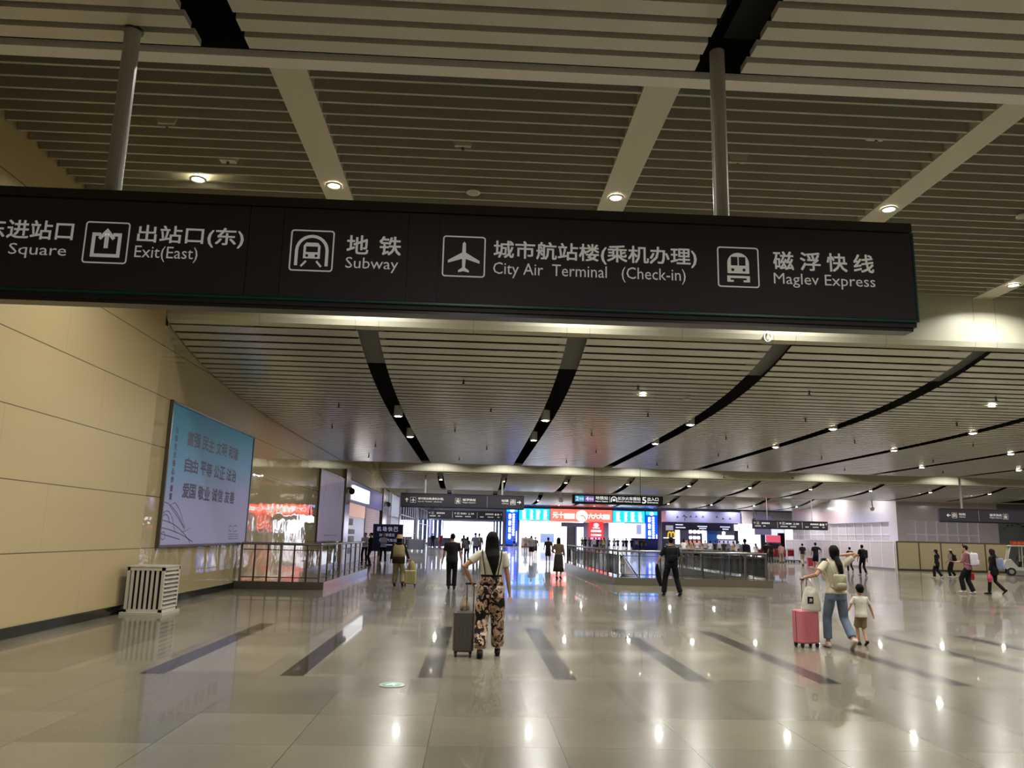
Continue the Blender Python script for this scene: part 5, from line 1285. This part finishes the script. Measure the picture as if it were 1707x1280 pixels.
# --- luggage trolleys
def trolley(x, y, rz, label):
    t = thing('luggage_trolley', label, 'trolley', (x, y, 0), rz, 'red luggage trolleys'); R_ = fabric('#9c2030', .4)
    for s_ in (-.28, .28): MB().tube([(s_, -.4, .12), (s_, .4, .14), (s_, .46, 1.0)], [.02]*3, 8).build('side_frame', STEEL, t, True)
    MB().box(-.27, .27, -.42, .38, .14, .17).build('deck', DSTEEL, t); MB().tube([(-.3, .47, 1.0), (.3, .47, 1.0)], [.025, .025], 8).build('handle', R_, t, True)
    MB().box(-.27, .27, .36, .40, .45, .95).build('basket', R_, t)
    for sx in (-.26, .26):
        for sy in (-.36, .36): MB().cyl((sy, .06), .06, sx-.02, sx+.02, 12, 'x').build('wheel', RUBBER, t)
for k in range(5): trolley(22.9+.7*k, 62.6+.1*k, .2, 'red and steel luggage trolley in a row by the right wall, %s from the left' % ORD[k])

# --- electric shuttle cart at the right edge
t = thing('shuttle_cart', 'white open-sided electric cart with a red banner on its roof, at the right edge', 'cart', (31.62, 43.55, 0), -.5)
t.scale = (.95, .95, .95)
CW = mat('cart_white', '#d6d4cc', .25); x0 = -1.75
m = MB()
prf = [(x0+.05, .42), (x0, .62), (x0+.12, .86), (x0+.40, .95), (x0+.62, .62), (x0+.72, .50), (1.55, .50), (1.70, .75), (1.75, .45), (1.7, .30), (x0+.3, .30)]
m.rings([[Vector((p[0], y, p[1])) for p in prf] for y in (-.62, .62)]); m.build('body', CW, t)
MB().rbox(x0+.32, 1.75, -.68, .68, 1.68, 1.76, .10, 4, 'z').build('roof', CW, t)
for y in (-.60, .60):
    MB().tube([(x0+.22, y, .90), (x0+.42, y, 1.70)], [.03, .03], 8).build('windscreen_pillar', CW, t, True); MB().tube([(x0+.95, y, .5), (x0+.98, y, 1.70)], [.028, .028], 8).build('pillar', CW, t, True)
    MB().tube([(.7, y, .5), (.72, y, 1.70)], [.028, .028], 8).build('pillar', CW, t, True); MB().tube([(1.68, y, .6), (1.70, y, 1.70)], [.028, .028], 8).build('pillar', CW, t, True)
g = MB(); g.add([(x0+.23, -.58, .93), (x0+.23, .58, .93), (x0+.43, .58, 1.66), (x0+.43, -.58, 1.66)], [(0, 1, 2, 3)]); g.build('windscreen', GLASS, t)
for k, x in enumerate((-.75, .25, 1.2)):
    m = MB(); m.rbox(x, x+.48, -.58, .58, .50, .72, .05, 3).rbox(x+.40, x+.52, -.58, .58, .66, 1.15, .05, 3); m.build('seat', mat('seat_dark', '#2d2f2a', .6), t)
m = MB(); nn = 20; m.tube([(x0+.72+.04*sin(2*pi*i/nn), -.25+.17*cos(2*pi*i/nn), 1.0+.16*sin(2*pi*i/nn)) for i in range(nn+1)], [.014]*(nn+1), 6); m.build('steering_wheel', RUBBER, t, True)
for x in (x0+.36, 1.15):
    for y in (-.56, .56):
        w_ = MB().cyl((x, .23), .23, y-.09, y+.09, 24, 'y').build('wheel', RUBBER, t); MB().cyl((x, .23), .13, y-.10, y+.10, 18, 'y').build('hubcap', mat('hub_grey', '#9a9a94', .4), w_)
MB().box(x0+.42, 1.7, -.66, -.60, 1.77, 2.0).build('banner', mat('banner_red', '#c03a22', .5, emit=.12), t)
a = Art()
for k in range(12): a.rect(x0+.55+.24*k, 1.85, x0+.72+.24*k, 1.93)
a.place('banner_marks', mat('banner_orange', '#e8883a', .5), t, (0, -.665, 0))
MB().cyl((x0+.06, .70), .07, -.45, -.30, 12, 'x').build('front_panel', CW, t)
P = person('driver in a pale shirt and grey cap sitting in the white electric cart', (31.25, 43.79, 0), 1.6, pi/2-.5, .022, hip=.80, feet=((.0, .46, .28, 0), (0, .46, .28, 0)), hands=((-.18, .42, 1.05), (.18, .42, 1.05)), top='#b9b4a6', sleeve=.9, hem=.80, bcol='#2a2b2c', hat=('cap', '#8d8d88'))
P.scale = (.92, .92, .92)
